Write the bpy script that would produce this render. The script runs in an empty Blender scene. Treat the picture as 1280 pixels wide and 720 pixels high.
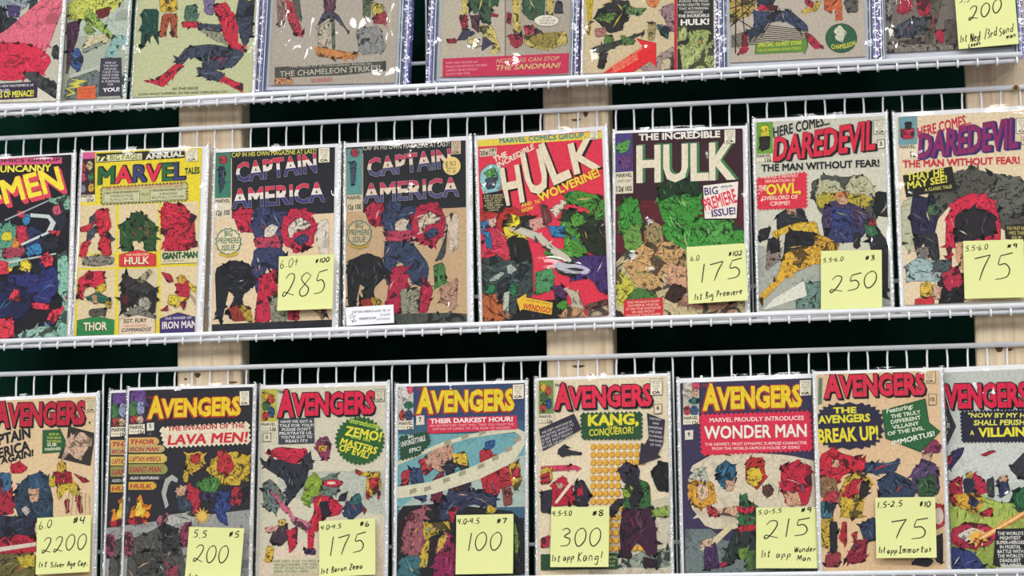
import bpy, math, random
from mathutils import Vector, Matrix, noise

scene = bpy.context.scene
COL = scene.collection

# ------------------------------------------------------------------ camera
FPX = 3000.0                                   # focal length in pixels of the 1280 px wide frame
YAW, PITCH, ROLL = -0.17770, 0.13548, -0.01316
HOFF = 1.93                                    # height of the middle shelf's lip above the floor
CAM = Vector((1.25767, -3.13781, -0.37874 + HOFF))
_fw = Vector((math.sin(YAW) * math.cos(PITCH), math.cos(YAW) * math.cos(PITCH), math.sin(PITCH)))
_rt0 = Vector((math.cos(YAW), -math.sin(YAW), 0))
_up0 = _rt0.cross(_fw)
_rt = _rt0 * math.cos(ROLL) + _up0 * math.sin(ROLL)
_up = -_rt0 * math.sin(ROLL) + _up0 * math.cos(ROLL)
cam = bpy.data.cameras.new('camera')
cam.sensor_width = 36.0
cam.lens = FPX * 36.0 / 1280.0
cam.clip_start = 0.05
camo = bpy.data.objects.new('camera', cam)
COL.objects.link(camo)
camo.matrix_world = Matrix(((_rt.x, _up.x, -_fw.x, CAM.x), (_rt.y, _up.y, -_fw.y, CAM.y),
                            (_rt.z, _up.z, -_fw.z, CAM.z), (0, 0, 0, 1)))
scene.camera = camo

# ------------------------------------------------------------------ light of the hall
scene.view_settings.view_transform = 'Standard'
scene.view_settings.look = 'None'
scene.view_settings.exposure = 0.0
scene.view_settings.gamma = 1.0
scene.view_settings.use_curve_mapping = False
world = bpy.data.worlds.new('hall_ambient')
scene.world = world
world.use_nodes = True
world.node_tree.nodes['Background'].inputs[0].default_value = (0.97, 0.98, 1.0, 1)
world.node_tree.nodes['Background'].inputs[1].default_value = 0.24
LAMPS = [  # azimuth, elevation (deg, seen from the rack), distance m, size m, share of the light
    (-25, 46, 7.0, 0.45, 0.6), (8, 47, 7.2, 0.45, 0.6),
    (42, 46, 6.5, 0.4, 0.6), (-62, 46, 6.5, 0.4, 0.6), (-10, 60, 5.5, 0.4, 0.3), (22, 62, 5.5, 0.4, 0.3), (-36, 62, 5.5, 0.4, 0.3),
    (-64, 22, 12.0, 0.5, 0.9), (54, 22, 12.0, 0.5, 0.9),
    (-50, 28, 14.0, 0.5, 0.4), (-8, 29, 14.0, 0.5, 0.4), (32, 27, 14.0, 0.5, 0.4),
    (-38, 16, 18.0, 0.6, 1.0), (-47, 11, 22.0, 0.6, 0.9), (18, 16, 18.0, 0.6, 1.0), (29, 11, 22.0, 0.6, 0.9), (-76, 30, 10.0, 0.5, 0.3), (72, 30, 10.0, 0.5, 0.3)]
PANELS = [(-34, 37, 6.5), (0, 38, 6.3), (26, 35, 6.8)]      # long ceiling fixtures near the booth: azimuth, elevation, distance
LAMP_GAIN = 7.6
for az, el, d, sz, k in LAMPS:
    a, e = math.radians(az), math.radians(el)
    v = Vector((math.sin(a) * math.cos(e), -math.cos(a) * math.cos(e), math.sin(e)))
    ld = bpy.data.lights.new('hall_lamp', 'AREA')
    ld.shape = 'DISK'
    ld.size = sz * 1.9
    ld.energy = LAMP_GAIN * k * d * d / 10.0
    ld.color = (1.0, 0.985, 0.96)
    lo = bpy.data.objects.new('hall_lamp', ld)
    lo.location = Vector((0.65, 0, 2.0)) + v * d
    lo.rotation_euler = (-v).to_track_quat('-Z', 'Y').to_euler()
    COL.objects.link(lo)

for az, el, d in PANELS:
    a, e = math.radians(az), math.radians(el)
    v = Vector((math.sin(a) * math.cos(e), -math.cos(a) * math.cos(e), math.sin(e)))
    ld = bpy.data.lights.new('ceiling_fixture', 'AREA')
    ld.shape = 'RECTANGLE'
    ld.size, ld.size_y = 1.9, 0.9
    ld.energy = 62.0
    ld.color = (0.97, 0.985, 1.0)
    lo = bpy.data.objects.new('ceiling_fixture', ld)
    lo.location = Vector((0.65, 0, 2.0)) + v * d
    lo.rotation_euler = (-v).to_track_quat('-Z', 'Y').to_euler()
    COL.objects.link(lo)

# ------------------------------------------------------------------ helpers
def ray(px, py):
    return _rt * ((px - 640) / FPX) - _up * ((py - 360) / FPX) + _fw

def on_plane(px, py, p0, n):
    d = ray(px, py)
    return CAM + d * ((p0 - CAM).dot(n) / d.dot(n))

def at_y(px, py, y):
    return on_plane(px, py, Vector((0, y, 0)), Vector((0, 1, 0)))

def s2l(v):
    return v / 12.92 if v <= 0.04045 else ((v + 0.055) / 1.055) ** 2.4

_cc = {}
def lin(h):
    if h not in _cc:
        _cc[h] = tuple(s2l(int(h[i:i + 2], 16) / 255) for i in (1, 3, 5))
    return _cc[h]

def new_mat(name):
    m = bpy.data.materials.new(name)
    m.use_nodes = True
    nt = m.node_tree
    return m, nt, nt.nodes['Principled BSDF']

def node(nt, typ, **kw):
    n = nt.nodes.new(typ)
    for k, v in kw.items():
        setattr(n, k, v)
    return n

def plain_mat(name, hexc, rough=0.5, noise_amt=0.06, scale=60.0, spec=0.5):
    m, nt, b = new_mat(name)
    r, g, bl = lin(hexc)
    tc = node(nt, 'ShaderNodeTexCoord')
    nz = node(nt, 'ShaderNodeTexNoise')
    nz.inputs['Scale'].default_value = scale
    nz.inputs['Detail'].default_value = 5
    nt.links.new(tc.outputs['Object'], nz.inputs['Vector'])
    cr = node(nt, 'ShaderNodeValToRGB')
    cr.color_ramp.elements[0].position = 0.3
    cr.color_ramp.elements[1].position = 0.7
    cr.color_ramp.elements[0].color = (r * (1 - noise_amt), g * (1 - noise_amt), bl * (1 - noise_amt), 1)
    cr.color_ramp.elements[1].color = (min(1, r * (1 + noise_amt)), min(1, g * (1 + noise_amt)), min(1, bl * (1 + noise_amt)), 1)
    nt.links.new(nz.outputs['Fac'], cr.inputs['Fac'])
    nt.links.new(cr.outputs['Color'], b.inputs['Base Color'])
    b.inputs['Roughness'].default_value = rough
    b.inputs['Specular IOR Level'].default_value = spec
    return m

def print_mat():
    m, nt, b = new_mat('printed_paper')
    at = node(nt, 'ShaderNodeAttribute', attribute_name='print_color')
    tc = node(nt, 'ShaderNodeTexCoord')
    # pen lines of the printed artwork
    wn = node(nt, 'ShaderNodeTexNoise'); wn.inputs['Scale'].default_value = 90; wn.inputs['Detail'].default_value = 3
    nt.links.new(tc.outputs['Object'], wn.inputs['Vector'])
    sub = node(nt, 'ShaderNodeVectorMath', operation='SUBTRACT'); sub.inputs[1].default_value = (.5, .5, .5)
    nt.links.new(wn.outputs['Color'], sub.inputs[0])
    scl = node(nt, 'ShaderNodeVectorMath', operation='SCALE'); scl.inputs['Scale'].default_value = 0.020
    nt.links.new(sub.outputs[0], scl.inputs[0])
    add = node(nt, 'ShaderNodeVectorMath', operation='ADD')
    nt.links.new(tc.outputs['Object'], add.inputs[0]); nt.links.new(scl.outputs[0], add.inputs[1])
    mp = node(nt, 'ShaderNodeMapping'); mp.inputs['Scale'].default_value = (1, 0.0, 1)
    nt.links.new(add.outputs[0], mp.inputs['Vector'])
    vo = node(nt, 'ShaderNodeTexNoise'); vo.inputs['Scale'].default_value = 62; vo.inputs['Detail'].default_value = 2.5; vo.inputs['Distortion'].default_value = 0.8
    nt.links.new(mp.outputs[0], vo.inputs['Vector'])
    k6 = node(nt, 'ShaderNodeMath', operation='MULTIPLY'); k6.inputs[1].default_value = 9.0
    nt.links.new(vo.outputs['Fac'], k6.inputs[0])
    pp = node(nt, 'ShaderNodeMath', operation='PINGPONG'); pp.inputs[1].default_value = 0.5
    nt.links.new(k6.outputs[0], pp.inputs[0])
    lt0 = node(nt, 'ShaderNodeMapRange'); lt0.inputs['From Min'].default_value = 0.05; lt0.inputs['From Max'].default_value = 0.15
    lt0.inputs['To Min'].default_value = 0.85; lt0.inputs['To Max'].default_value = 0.0
    nt.links.new(pp.outputs[0], lt0.inputs['Value'])
    bn = node(nt, 'ShaderNodeTexNoise'); bn.inputs['Scale'].default_value = 48; bn.inputs['Detail'].default_value = 3; bn.inputs['Distortion'].default_value = 1.2
    nt.links.new(tc.outputs['Object'], bn.inputs['Vector'])
    bk = node(nt, 'ShaderNodeMapRange'); bk.inputs['From Min'].default_value = 0.585; bk.inputs['From Max'].default_value = 0.605
    bk.inputs['To Min'].default_value = 0.0; bk.inputs['To Max'].default_value = 0.88
    nt.links.new(bn.outputs['Fac'], bk.inputs['Value'])
    lt = node(nt, 'ShaderNodeMath', operation='MAXIMUM')
    nt.links.new(lt0.outputs[0], lt.inputs[0]); nt.links.new(bk.outputs[0], lt.inputs[1])
    ink = node(nt, 'ShaderNodeMath', operation='MULTIPLY')
    nt.links.new(lt.outputs[0], ink.inputs[0]); nt.links.new(at.outputs['Alpha'], ink.inputs[1])
    # tonal flecks of old newsprint
    fn = node(nt, 'ShaderNodeTexNoise'); fn.inputs['Scale'].default_value = 260; fn.inputs['Detail'].default_value = 4
    nt.links.new(tc.outputs['Object'], fn.inputs['Vector'])
    fr = node(nt, 'ShaderNodeMapRange'); fr.inputs['From Min'].default_value = 0.3; fr.inputs['From Max'].default_value = 0.7
    fr.inputs['To Min'].default_value = 0.93; fr.inputs['To Max'].default_value = 1.2
    nt.links.new(fn.outputs['Fac'], fr.inputs['Value'])
    mul = node(nt, 'ShaderNodeVectorMath', operation='SCALE')
    nt.links.new(at.outputs['Color'], mul.inputs[0]); nt.links.new(fr.outputs[0], mul.inputs['Scale'])
    mx = node(nt, 'ShaderNodeMix', data_type='RGBA')
    mx.inputs['B'].default_value = (0.012, 0.012, 0.015, 1)
    nt.links.new(ink.outputs[0], mx.inputs['Factor']); nt.links.new(mul.outputs[0], mx.inputs['A'])
    nt.links.new(mx.outputs['Result'], b.inputs['Base Color'])
    b.inputs['Roughness'].default_value = 0.6
    b.inputs['Specular IOR Level'].default_value = 0.12
    return m

def film_mat(name, tint=(1, 1, 1), gloss=0.05, rough=0.06, bump=0.25, bscale=55.0, edge=0.55):
    """clear plastic: mostly see-through, a mirror sheen that rises at grazing angles, fine crinkles"""
    m = bpy.data.materials.new(name)
    m.use_nodes = True
    nt = m.node_tree
    nt.nodes.remove(nt.nodes['Principled BSDF'])
    out = nt.nodes['Material Output']
    tc = node(nt, 'ShaderNodeTexCoord')
    nz = node(nt, 'ShaderNodeTexNoise'); nz.inputs['Scale'].default_value = bscale; nz.inputs['Detail'].default_value = 2
    nt.links.new(tc.outputs['Object'], nz.inputs['Vector'])
    bp = node(nt, 'ShaderNodeBump'); bp.inputs['Strength'].default_value = bump; bp.inputs['Distance'].default_value = 0.004
    nt.links.new(nz.outputs['Fac'], bp.inputs['Height'])
    tr = node(nt, 'ShaderNodeBsdfTransparent'); tr.inputs[0].default_value = (*tint, 1)
    gl = node(nt, 'ShaderNodeBsdfGlossy'); gl.inputs['Roughness'].default_value = rough
    nt.links.new(bp.outputs[0], gl.inputs['Normal'])
    lw = node(nt, 'ShaderNodeLayerWeight'); lw.inputs['Blend'].default_value = 0.3
    lw.inputs['Blend'].default_value = 0.22
    mr = node(nt, 'ShaderNodeMapRange'); mr.inputs['To Min'].default_value = gloss; mr.inputs['To Max'].default_value = edge
    nt.links.new(lw.outputs['Facing'], mr.inputs['Value'])
    mx = node(nt, 'ShaderNodeMixShader')
    nt.links.new(mr.outputs[0], mx.inputs[0]); nt.links.new(tr.outputs[0], mx.inputs[1]); nt.links.new(gl.outputs[0], mx.inputs[2])
    nt.links.new(mx.outputs[0], out.inputs['Surface'])
    return m

def wood_mat():
    m, nt, b = new_mat('pine_wood')
    tc = node(nt, 'ShaderNodeTexCoord')
    mp = node(nt, 'ShaderNodeMapping'); mp.inputs['Scale'].default_value = (60, 20, 1.6)
    nt.links.new(tc.outputs['Object'], mp.inputs['Vector'])
    nz = node(nt, 'ShaderNodeTexNoise'); nz.inputs['Scale'].default_value = 2.2; nz.inputs['Detail'].default_value = 6; nz.inputs['Distortion'].default_value = 0.6
    nt.links.new(mp.outputs[0], nz.inputs['Vector'])
    cr = node(nt, 'ShaderNodeValToRGB')
    e = cr.color_ramp.elements
    e[0].position = 0.25; e[0].color = (*lin('#d0b594'), 1)
    e[1].position = 0.62; e[1].color = (*lin('#eedabd'), 1)
    e2 = cr.color_ramp.elements.new(0.45); e2.color = (*lin('#e6cfae'), 1)
    nt.links.new(nz.outputs['Fac'], cr.inputs['Fac'])
    nt.links.new(cr.outputs['Color'], b.inputs['Base Color'])
    b.inputs['Roughness'].default_value = 0.65
    bp = node(nt, 'ShaderNodeBump'); bp.inputs['Strength'].default_value = 0.15; bp.inputs['Distance'].default_value = 0.002
    nt.links.new(nz.outputs['Fac'], bp.inputs['Height']); nt.links.new(bp.outputs[0], b.inputs['Normal'])
    return m

def cloth_mat():
    m = plain_mat('black_green_drape', '#0c2c24', 0.95, 0.35, 9.0, 0.05)
    return m

M_PRINT = print_mat()
M_BOARD = plain_mat('white_backing_board', '#eeeef0', 0.6, 0.02, 30)
M_PAGES = plain_mat('aged_page_edges', '#d9c9a4', 0.8, 0.1, 200)
M_FILM = film_mat('clear_polypropylene', gloss=0.042, rough=0.075, bump=0.11, bscale=40, edge=0.30)
M_EDGE = film_mat('clear_sleeve_edge', tint=(0.96, 0.965, 0.975), gloss=0.34, rough=0.12, bump=0.42, bscale=230, edge=0.7)
M_ACRYL = film_mat('clear_acrylic_pane', gloss=0.075, rough=0.07, bump=0.08, bscale=20, edge=0.2)
M_WIRE = plain_mat('white_coated_wire', '#f0f2f7', 0.35, 0.03, 40)
M_NOTE = plain_mat('yellow_note_paper', '#dfe29b', 0.7, 0.02, 25, 0.2)
M_INK = plain_mat('dark_green_black_marker', '#2a3316', 0.6, 0.2, 300, 0.2)
M_MARK = plain_mat('black_marker', '#14180f', 0.6, 0.2, 300, 0.2)
M_LABEL = plain_mat('white_label_paper', '#f1f0f6', 0.5, 0.02, 40)
M_ROUND = plain_mat('pale_yellow_round_label', '#e6c878', 0.6, 0.03, 40)
M_WOOD = wood_mat()
M_KNOT = plain_mat('dark_wood_knot', '#5a4128', 0.8, 0.3, 120)
M_CLOTH = cloth_mat()
M_FLOOR = plain_mat('grey_hall_floor', '#8d8d8b', 0.7, 0.08, 6)
M_BRASS, _nt, _b = new_mat('worn_brass'); _b.inputs['Base Color'].default_value = (*lin('#a98f5a'), 1); _b.inputs['Metallic'].default_value = 0.85; _b.inputs['Roughness'].default_value = 0.4
M_LILAC = film_mat('lilac_tinted_acrylic', tint=(0.66, 0.61, 0.95), gloss=0.30, rough=0.16, bump=0.4, bscale=120, edge=0.8)
M_CLEARBAR = film_mat('grey_clear_acrylic', tint=(0.62, 0.68, 0.74), gloss=0.12, rough=0.15, bump=0.3, bscale=60, edge=0.6)
M_WELL = plain_mat('pale_inner_tray', '#c9ccd6', 0.45, 0.04, 30)
M_LILACBACK = plain_mat('lilac_case_back', '#b4abe2', 0.35, 0.12, 70)

def link(name, me, mats, parent=None, smooth=False):
    o = bpy.data.objects.new(name, me)
    COL.objects.link(o)
    for m in (mats if isinstance(mats, (list, tuple)) else [mats]):
        me.materials.append(m)
    if parent is not None:
        o.parent = parent
    if smooth:
        me.polygons.foreach_set('use_smooth', [True] * len(me.polygons))
    return o

def mesh_from(name, v, f):
    me = bpy.data.meshes.new(name)
    me.from_pydata([tuple(p) for p in v], [], f)
    me.update()
    return me

def thing(name, label, cat, group=None, mat=None):
    o = bpy.data.objects.new(name, None)
    o.empty_display_size = 0.05
    COL.objects.link(o)
    tag(o, label, cat, group)
    if mat is not None:
        o.matrix_world = mat
    return o

def tag(o, label, cat, group=None):
    o['label'] = label; o['category'] = cat
    if group: o['group'] = group

class MB:
    def __init__(s): s.v = []; s.f = []
    def box(s, x0, x1, y0, y1, z0, z1):
        b = len(s.v)
        s.v += [(x, y, z) for z in (z0, z1) for y in (y0, y1) for x in (x0, x1)]
        s.f += [tuple(b + i for i in q) for q in ((0, 2, 3, 1), (4, 5, 7, 6), (0, 1, 5, 4), (2, 6, 7, 3), (0, 4, 6, 2), (1, 3, 7, 5))]
    def tube(s, pts, r, n=8, cap=True):
        pts = [Vector(p) for p in pts]
        b = len(s.v)
        ref = None
        for i, p in enumerate(pts):
            t = (pts[min(i + 1, len(pts) - 1)] - pts[max(i - 1, 0)]).normalized()
            if ref is None:
                ref = Vector((0, 0, 1)) if abs(t.z) < 0.9 else Vector((0, 1, 0))
                if abs(t.x) < 0.1: ref = Vector((1, 0, 0))
            u = t.cross(ref).normalized(); w = u.cross(t).normalized()
            for k in range(n):
                a = 2 * math.pi * k / n
                s.v.append(tuple(p + (u * math.cos(a) + w * math.sin(a)) * r))
        for i in range(len(pts) - 1):
            for k in range(n):
                s.f.append((b + i * n + k, b + i * n + (k + 1) % n, b + (i + 1) * n + (k + 1) % n, b + (i + 1) * n + k))
        if cap:
            s.f.append(tuple(b + k for k in range(n - 1, -1, -1)))
            e = b + (len(pts) - 1) * n
            s.f.append(tuple(e + k for k in range(n)))
    def make(s, name, mats, parent=None, smooth=False, off=None):
        v = s.v if off is None else [tuple(Vector(p) - off) for p in s.v]
        return link(name, mesh_from(name, v, s.f), mats, parent, smooth)

# ------------------------------------------------------------------ the setting
LIP = -0.055
fl = MB(); fl.box(-3, 4.5, -4.5, 1.2, -0.1, 0.0)
o = fl.make('floor', M_FLOOR); o['kind'] = 'structure'
v, f = [], []
NX = 160
for j in (0, 1):
    for i in range(NX + 1):
        x = -2.0 + 5.2 * i / NX
        y = 0.22 + 0.03 * math.sin(x * 11.0 + 0.7 * math.sin(x * 5)) + 0.012 * math.sin(x * 31)
        v.append((x, y, 0.0 if j == 0 else 3.2))
for i in range(NX):
    f.append((i, i + 1, NX + 2 + i, NX + 1 + i))
n0 = len(v)
v += [(x, y + 0.012, z) for x, y, z in v]
f += [tuple(n0 + k for k in reversed(q)) for q in f[:NX]]
o = link('wall_back', mesh_from('wall_back', v, f), M_CLOTH, None, True); o['kind'] = 'structure'   # dark drapes close the booth's back

# pine posts the shelves hang on
def post(x0, x1, label, knots):
    loc = Vector(((x0 + x1) / 2, 0.0, 0.0))
    t = thing('wooden_post', label, 'post', 'pine posts behind the racks', Matrix.Translation(loc))
    w = (x1 - x0) / 2
    r = 0.005
    prof = [(-w, 0.042), (-w, 0.004 + r), (-w + r * .3, 0.004 + r * .3), (-w + r, 0.004), (w - r, 0.004), (w - r * .3, 0.004 + r * .3), (w, 0.004 + r), (w, 0.042)]
    vv, ff = [], []
    for z in (0.0, 3.0):
        vv += [(a, b, z) for a, b in prof]
    n = len(prof)
    for i in range(n):
        ff.append((i, (i + 1) % n, n + (i + 1) % n, n + i))
    ff += [tuple(range(n - 1, -1, -1)), tuple(range(n, 2 * n))]
    link('board', mesh_from('board', vv, ff), M_WOOD, t)
    for px, py, rx, rz in knots:
        p = at_y(px, py, 0.0038)
        kv = [(p.x - loc.x + rx * math.cos(a) * (1 + .25 * math.sin(3 * a)), 0.0036, p.z + rz * math.sin(a) * (1 + .2 * math.cos(2 * a))) for a in [2 * math.pi * k / 14 for k in range(14)]]
        kv += [(a, 0.0044, c) for a, b, c in kv]
        kf = [tuple(range(14))] + [(i, i + 14, (i + 1) % 14 + 14, (i + 1) % 14) for i in range(14)]
        link('knot', mesh_from('knot', kv, kf), M_KNOT, t)
XP = [(at_y(221.5, 300, .004).x, at_y(302, 300, .004).x), (at_y(680.5, 300, .004).x, at_y(764, 300, .004).x), (at_y(1212, 250, .004).x, at_y(1212, 250, .004).x + 0.089)]
post(*XP[0], 'pine post farthest left, behind the racks beside a big yellow-bordered comic', [(247, 469, .004, .004), (291, 478, .006, .0016), (232, 474, .002, .002)])
post(*XP[1], 'middle pine post between the racks, behind the red slanted-title comic', [(720, 150, .006, .0018), (732, 143, .003, .004), (723, 458, .008, .002), (738, 470, .002, .004)])
post(*XP[2], 'pine post at the far right, carrying the brass screw', [(1249, 437, .0045, .004), (1262, 437, .004, .002)])

# wire shelves: back panel of wires, ledge at the bottom with a double front rod
ROW = {}
def line(a, b, y):
    p, q = at_y(*a, y), at_y(*b, y)
    m = (q.z - p.z) / (q.x - p.x)
    return (p.z - m * p.x, m)
RAIL = {1: line((0, 136.5), (1275, 68.5), LIP), 2: line((0, 427.5), (1280, 382.5), LIP), 3: line((900, 720), (1275, 714.5), LIP)}
TOP = {2: line((0, 173), (1275, 109), 0), 3: line((0, 468), (1280, 430), 0)}
TOP[1] = (RAIL[1][0] + 0.292, RAIL[1][1])
def shelf(k, x0, x1, xoff, label):
    rz = lambda x: RAIL[k][0] + RAIL[k][1] * x
    tz = lambda x: TOP[k][0] + TOP[k][1] * x
    off = Vector(((x0 + x1) / 2, 0, rz((x0 + x1) / 2)))
    t = thing('wire_shelf', label, 'shelf', 'white wire display racks', Matrix.Translation(off))
    m = MB(); m.tube([(x0, 0.0, tz(x0)), (x1, 0.0, tz(x1))], 0.0034, 12); m.make('top_rod', M_WIRE, t, True, off)
    m = MB(); m.tube([(x0, 0.003, rz(x0) + 0.046), (x1, 0.003, rz(x1) + 0.046)], 0.0026, 10); m.make('back_rod', M_WIRE, t, True, off)
    m = MB(); m.tube([(x0, LIP, rz(x0) + .0006), (x1, LIP, rz(x1) + .0006)], 0.0036, 14); m.make('front_rod', M_WIRE, t, True, off)
    m = MB(); m.tube([(x0 + .004, LIP + .004, rz(x0) - .0062), (x1 - .004, LIP + .004, rz(x1) - .0062)], 0.0030, 12); m.make('lower_rod', M_WIRE, t, True, off)
    m = MB()
    i = math.ceil((x0 - xoff + .006) / 0.0254)
    while xoff + i * 0.0254 < x1 - .004:
        x = xoff + i * 0.0254 + 0.0006 * math.sin(i * 7.3)
        z = rz(x); r = 0.00138
        lean = 0.0012 * math.sin(i * 3.1)
        m.tube([(x + lean, 0.0036, tz(x) + .002), (x, 0.0, tz(x) - .012), (x, 0.0, z + .012), (x, -.0015, z + .004), (x, -.006, z - .0004), (x, -.012, z - .0024), (x, LIP + .001, z - .0034), (x, LIP - .0032, z - .0042), (x, LIP - .0042, z - .0068), (x, LIP - .0036, z - .0125)], r, 8)
        i += 1
    m.make('wire_grid', M_WIRE, t, True, off)
    # three dimensional contact plane the books lean in
    return t
XE = at_y(1277, 68, LIP).x
shelf(1, -0.34, XE, -0.004, 'white wire rack at the top, holding the clear hard-cased comics')
shelf(2, -0.34, 1.62, 0.0, 'white wire rack in the middle, between the other two racks')
shelf(3, -0.34, 1.62, -0.0056, 'white wire rack at the bottom, full of same-titled comics')
p = at_y(1270, 110, -0.0035)
t = thing('brass_screw', 'brass screw with washer fixing the middle rack to the right post', 'screw', None, Matrix.Translation(p))
m = MB(); m.tube([(0, 0.0, 0), (0, -.0022, 0)], .0042, 18); m.tube([(0, 0.0, 0), (0, .0075, 0)], .0016, 10); m.make('washer', M_BRASS, t)
m = MB(); m.tube([(0, -.0022, 0), (0, -.0042, 0), (0, -.005, 0)], .0024, 14); m.make('screw_head', M_KNOT, t)

# ------------------------------------------------------------------ lettering
_tc = {}
_tn = {}
def glyphs(text, wt, shear):
    key = (text, wt, shear)
    if key not in _tc:
        cu = bpy.data.curves.new('t', 'FONT')
        cu.body = text
        fat = max(0.0, wt) if any(q in text for q in 'MW') else 0.0
        cu.offset = wt - fat
        cu.shear = shear
        cu.resolution_u = 2
        ob = bpy.data.objects.new('t', cu)
        COL.objects.link(ob)
        bpy.context.view_layer.update()
        me = bpy.data.meshes.new_from_object(ob.evaluated_get(bpy.context.evaluated_depsgraph_get()))
        vs = [(q.co.x, q.co.y) for q in me.vertices]
        fs = [tuple(q.vertices) for q in me.polygons]
        if fat > 0:                              # sharp-cornered letters are fattened by shifted copies
            v0, f0 = vs, fs; vs, fs = [], []
            for k in range(4):
                a = math.pi * (k / 2 + .25); b = len(vs)
                vs += [(x + fat * 1.1 * math.cos(a), y + fat * 1.1 * math.sin(a)) for x, y in v0]
                fs += [tuple(b + i for i in q) for q in f0]
        bpy.data.objects.remove(ob); bpy.data.curves.remove(cu); bpy.data.meshes.remove(me)
        _tc[key] = (vs, fs)
        _tn[key] = len(f0) if fat > 0 else 0
    return _tc[key]

def clip_bands(vs, fs, cuts):
    """split triangles at the heights in cuts; returns list of (polygon points, band index)"""
    out = []
    for q in fs:
        poly = [vs[i] for i in q]
        lo = [-9.0] + cuts; hi = cuts + [9.0]
        for k in range(len(lo)):
            pts = poly
            for val, sgn in ((lo[k], 1), (hi[k], -1)):
                res = []
                for i in range(len(pts)):
                    a, b = pts[i], pts[(i + 1) % len(pts)]
                    da, db = sgn * (a[1] - val), sgn * (b[1] - val)
                    if da >= 0: res.append(a)
                    if da * db < 0:
                        w = da / (da - db)
                        res.append((a[0] + (b[0] - a[0]) * w, a[1] + (b[1] - a[1]) * w))
                pts = res
                if len(pts) < 3: break
            if len(pts) >= 3: out.append((pts, k))
    return out

def chaikin(p, n=1):
    for _ in range(n):
        q = []
        for i in range(len(p)):
            a, b = p[i], p[(i + 1) % len(p)]
            q += [(a[0] * .86 + b[0] * .14, a[1] * .86 + b[1] * .14), (a[0] * .14 + b[0] * .86, a[1] * .14 + b[1] * .86)]
        p = q
    return p

def inside(p, x, y):
    r = False
    for i in range(len(p)):
        (x1, y1), (x2, y2) = p[i], p[i - 1]
        if (y1 > y) != (y2 > y) and x < (x2 - x1) * (y - y1) / (y2 - y1) + x1:
            r = not r
    return r

def area(p):
    return sum(p[i - 1][0] * p[i][1] - p[i][0] * p[i - 1][1] for i in range(len(p))) / 2

def pts(s):
    return [tuple(float(q) for q in w.split(',')) for w in s.split()] if isinstance(s, str) else list(s)

class Sheet:
    """flat printed faces with one colour each, stacked in thin ink layers"""
    def __init__(s): s.v = []; s.f = []; s.c = []
    def add(s, poly, y, col, ink=0.0):
        if area(poly) < 0: poly = poly[::-1]
        b = len(s.v)
        s.v += [(x, y, z) for x, z in poly]
        s.f.append(tuple(range(b, b + len(poly))))
        s.c.append((*col, ink))
    def make(s, name, parent):
        me = mesh_from(name, s.v, s.f)
        at = me.attributes.new('print_color', 'FLOAT_COLOR', 'FACE')
        at.data.foreach_set('color', [q for c in s.c for q in c])
        return link(name, me, M_PRINT, parent)

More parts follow.
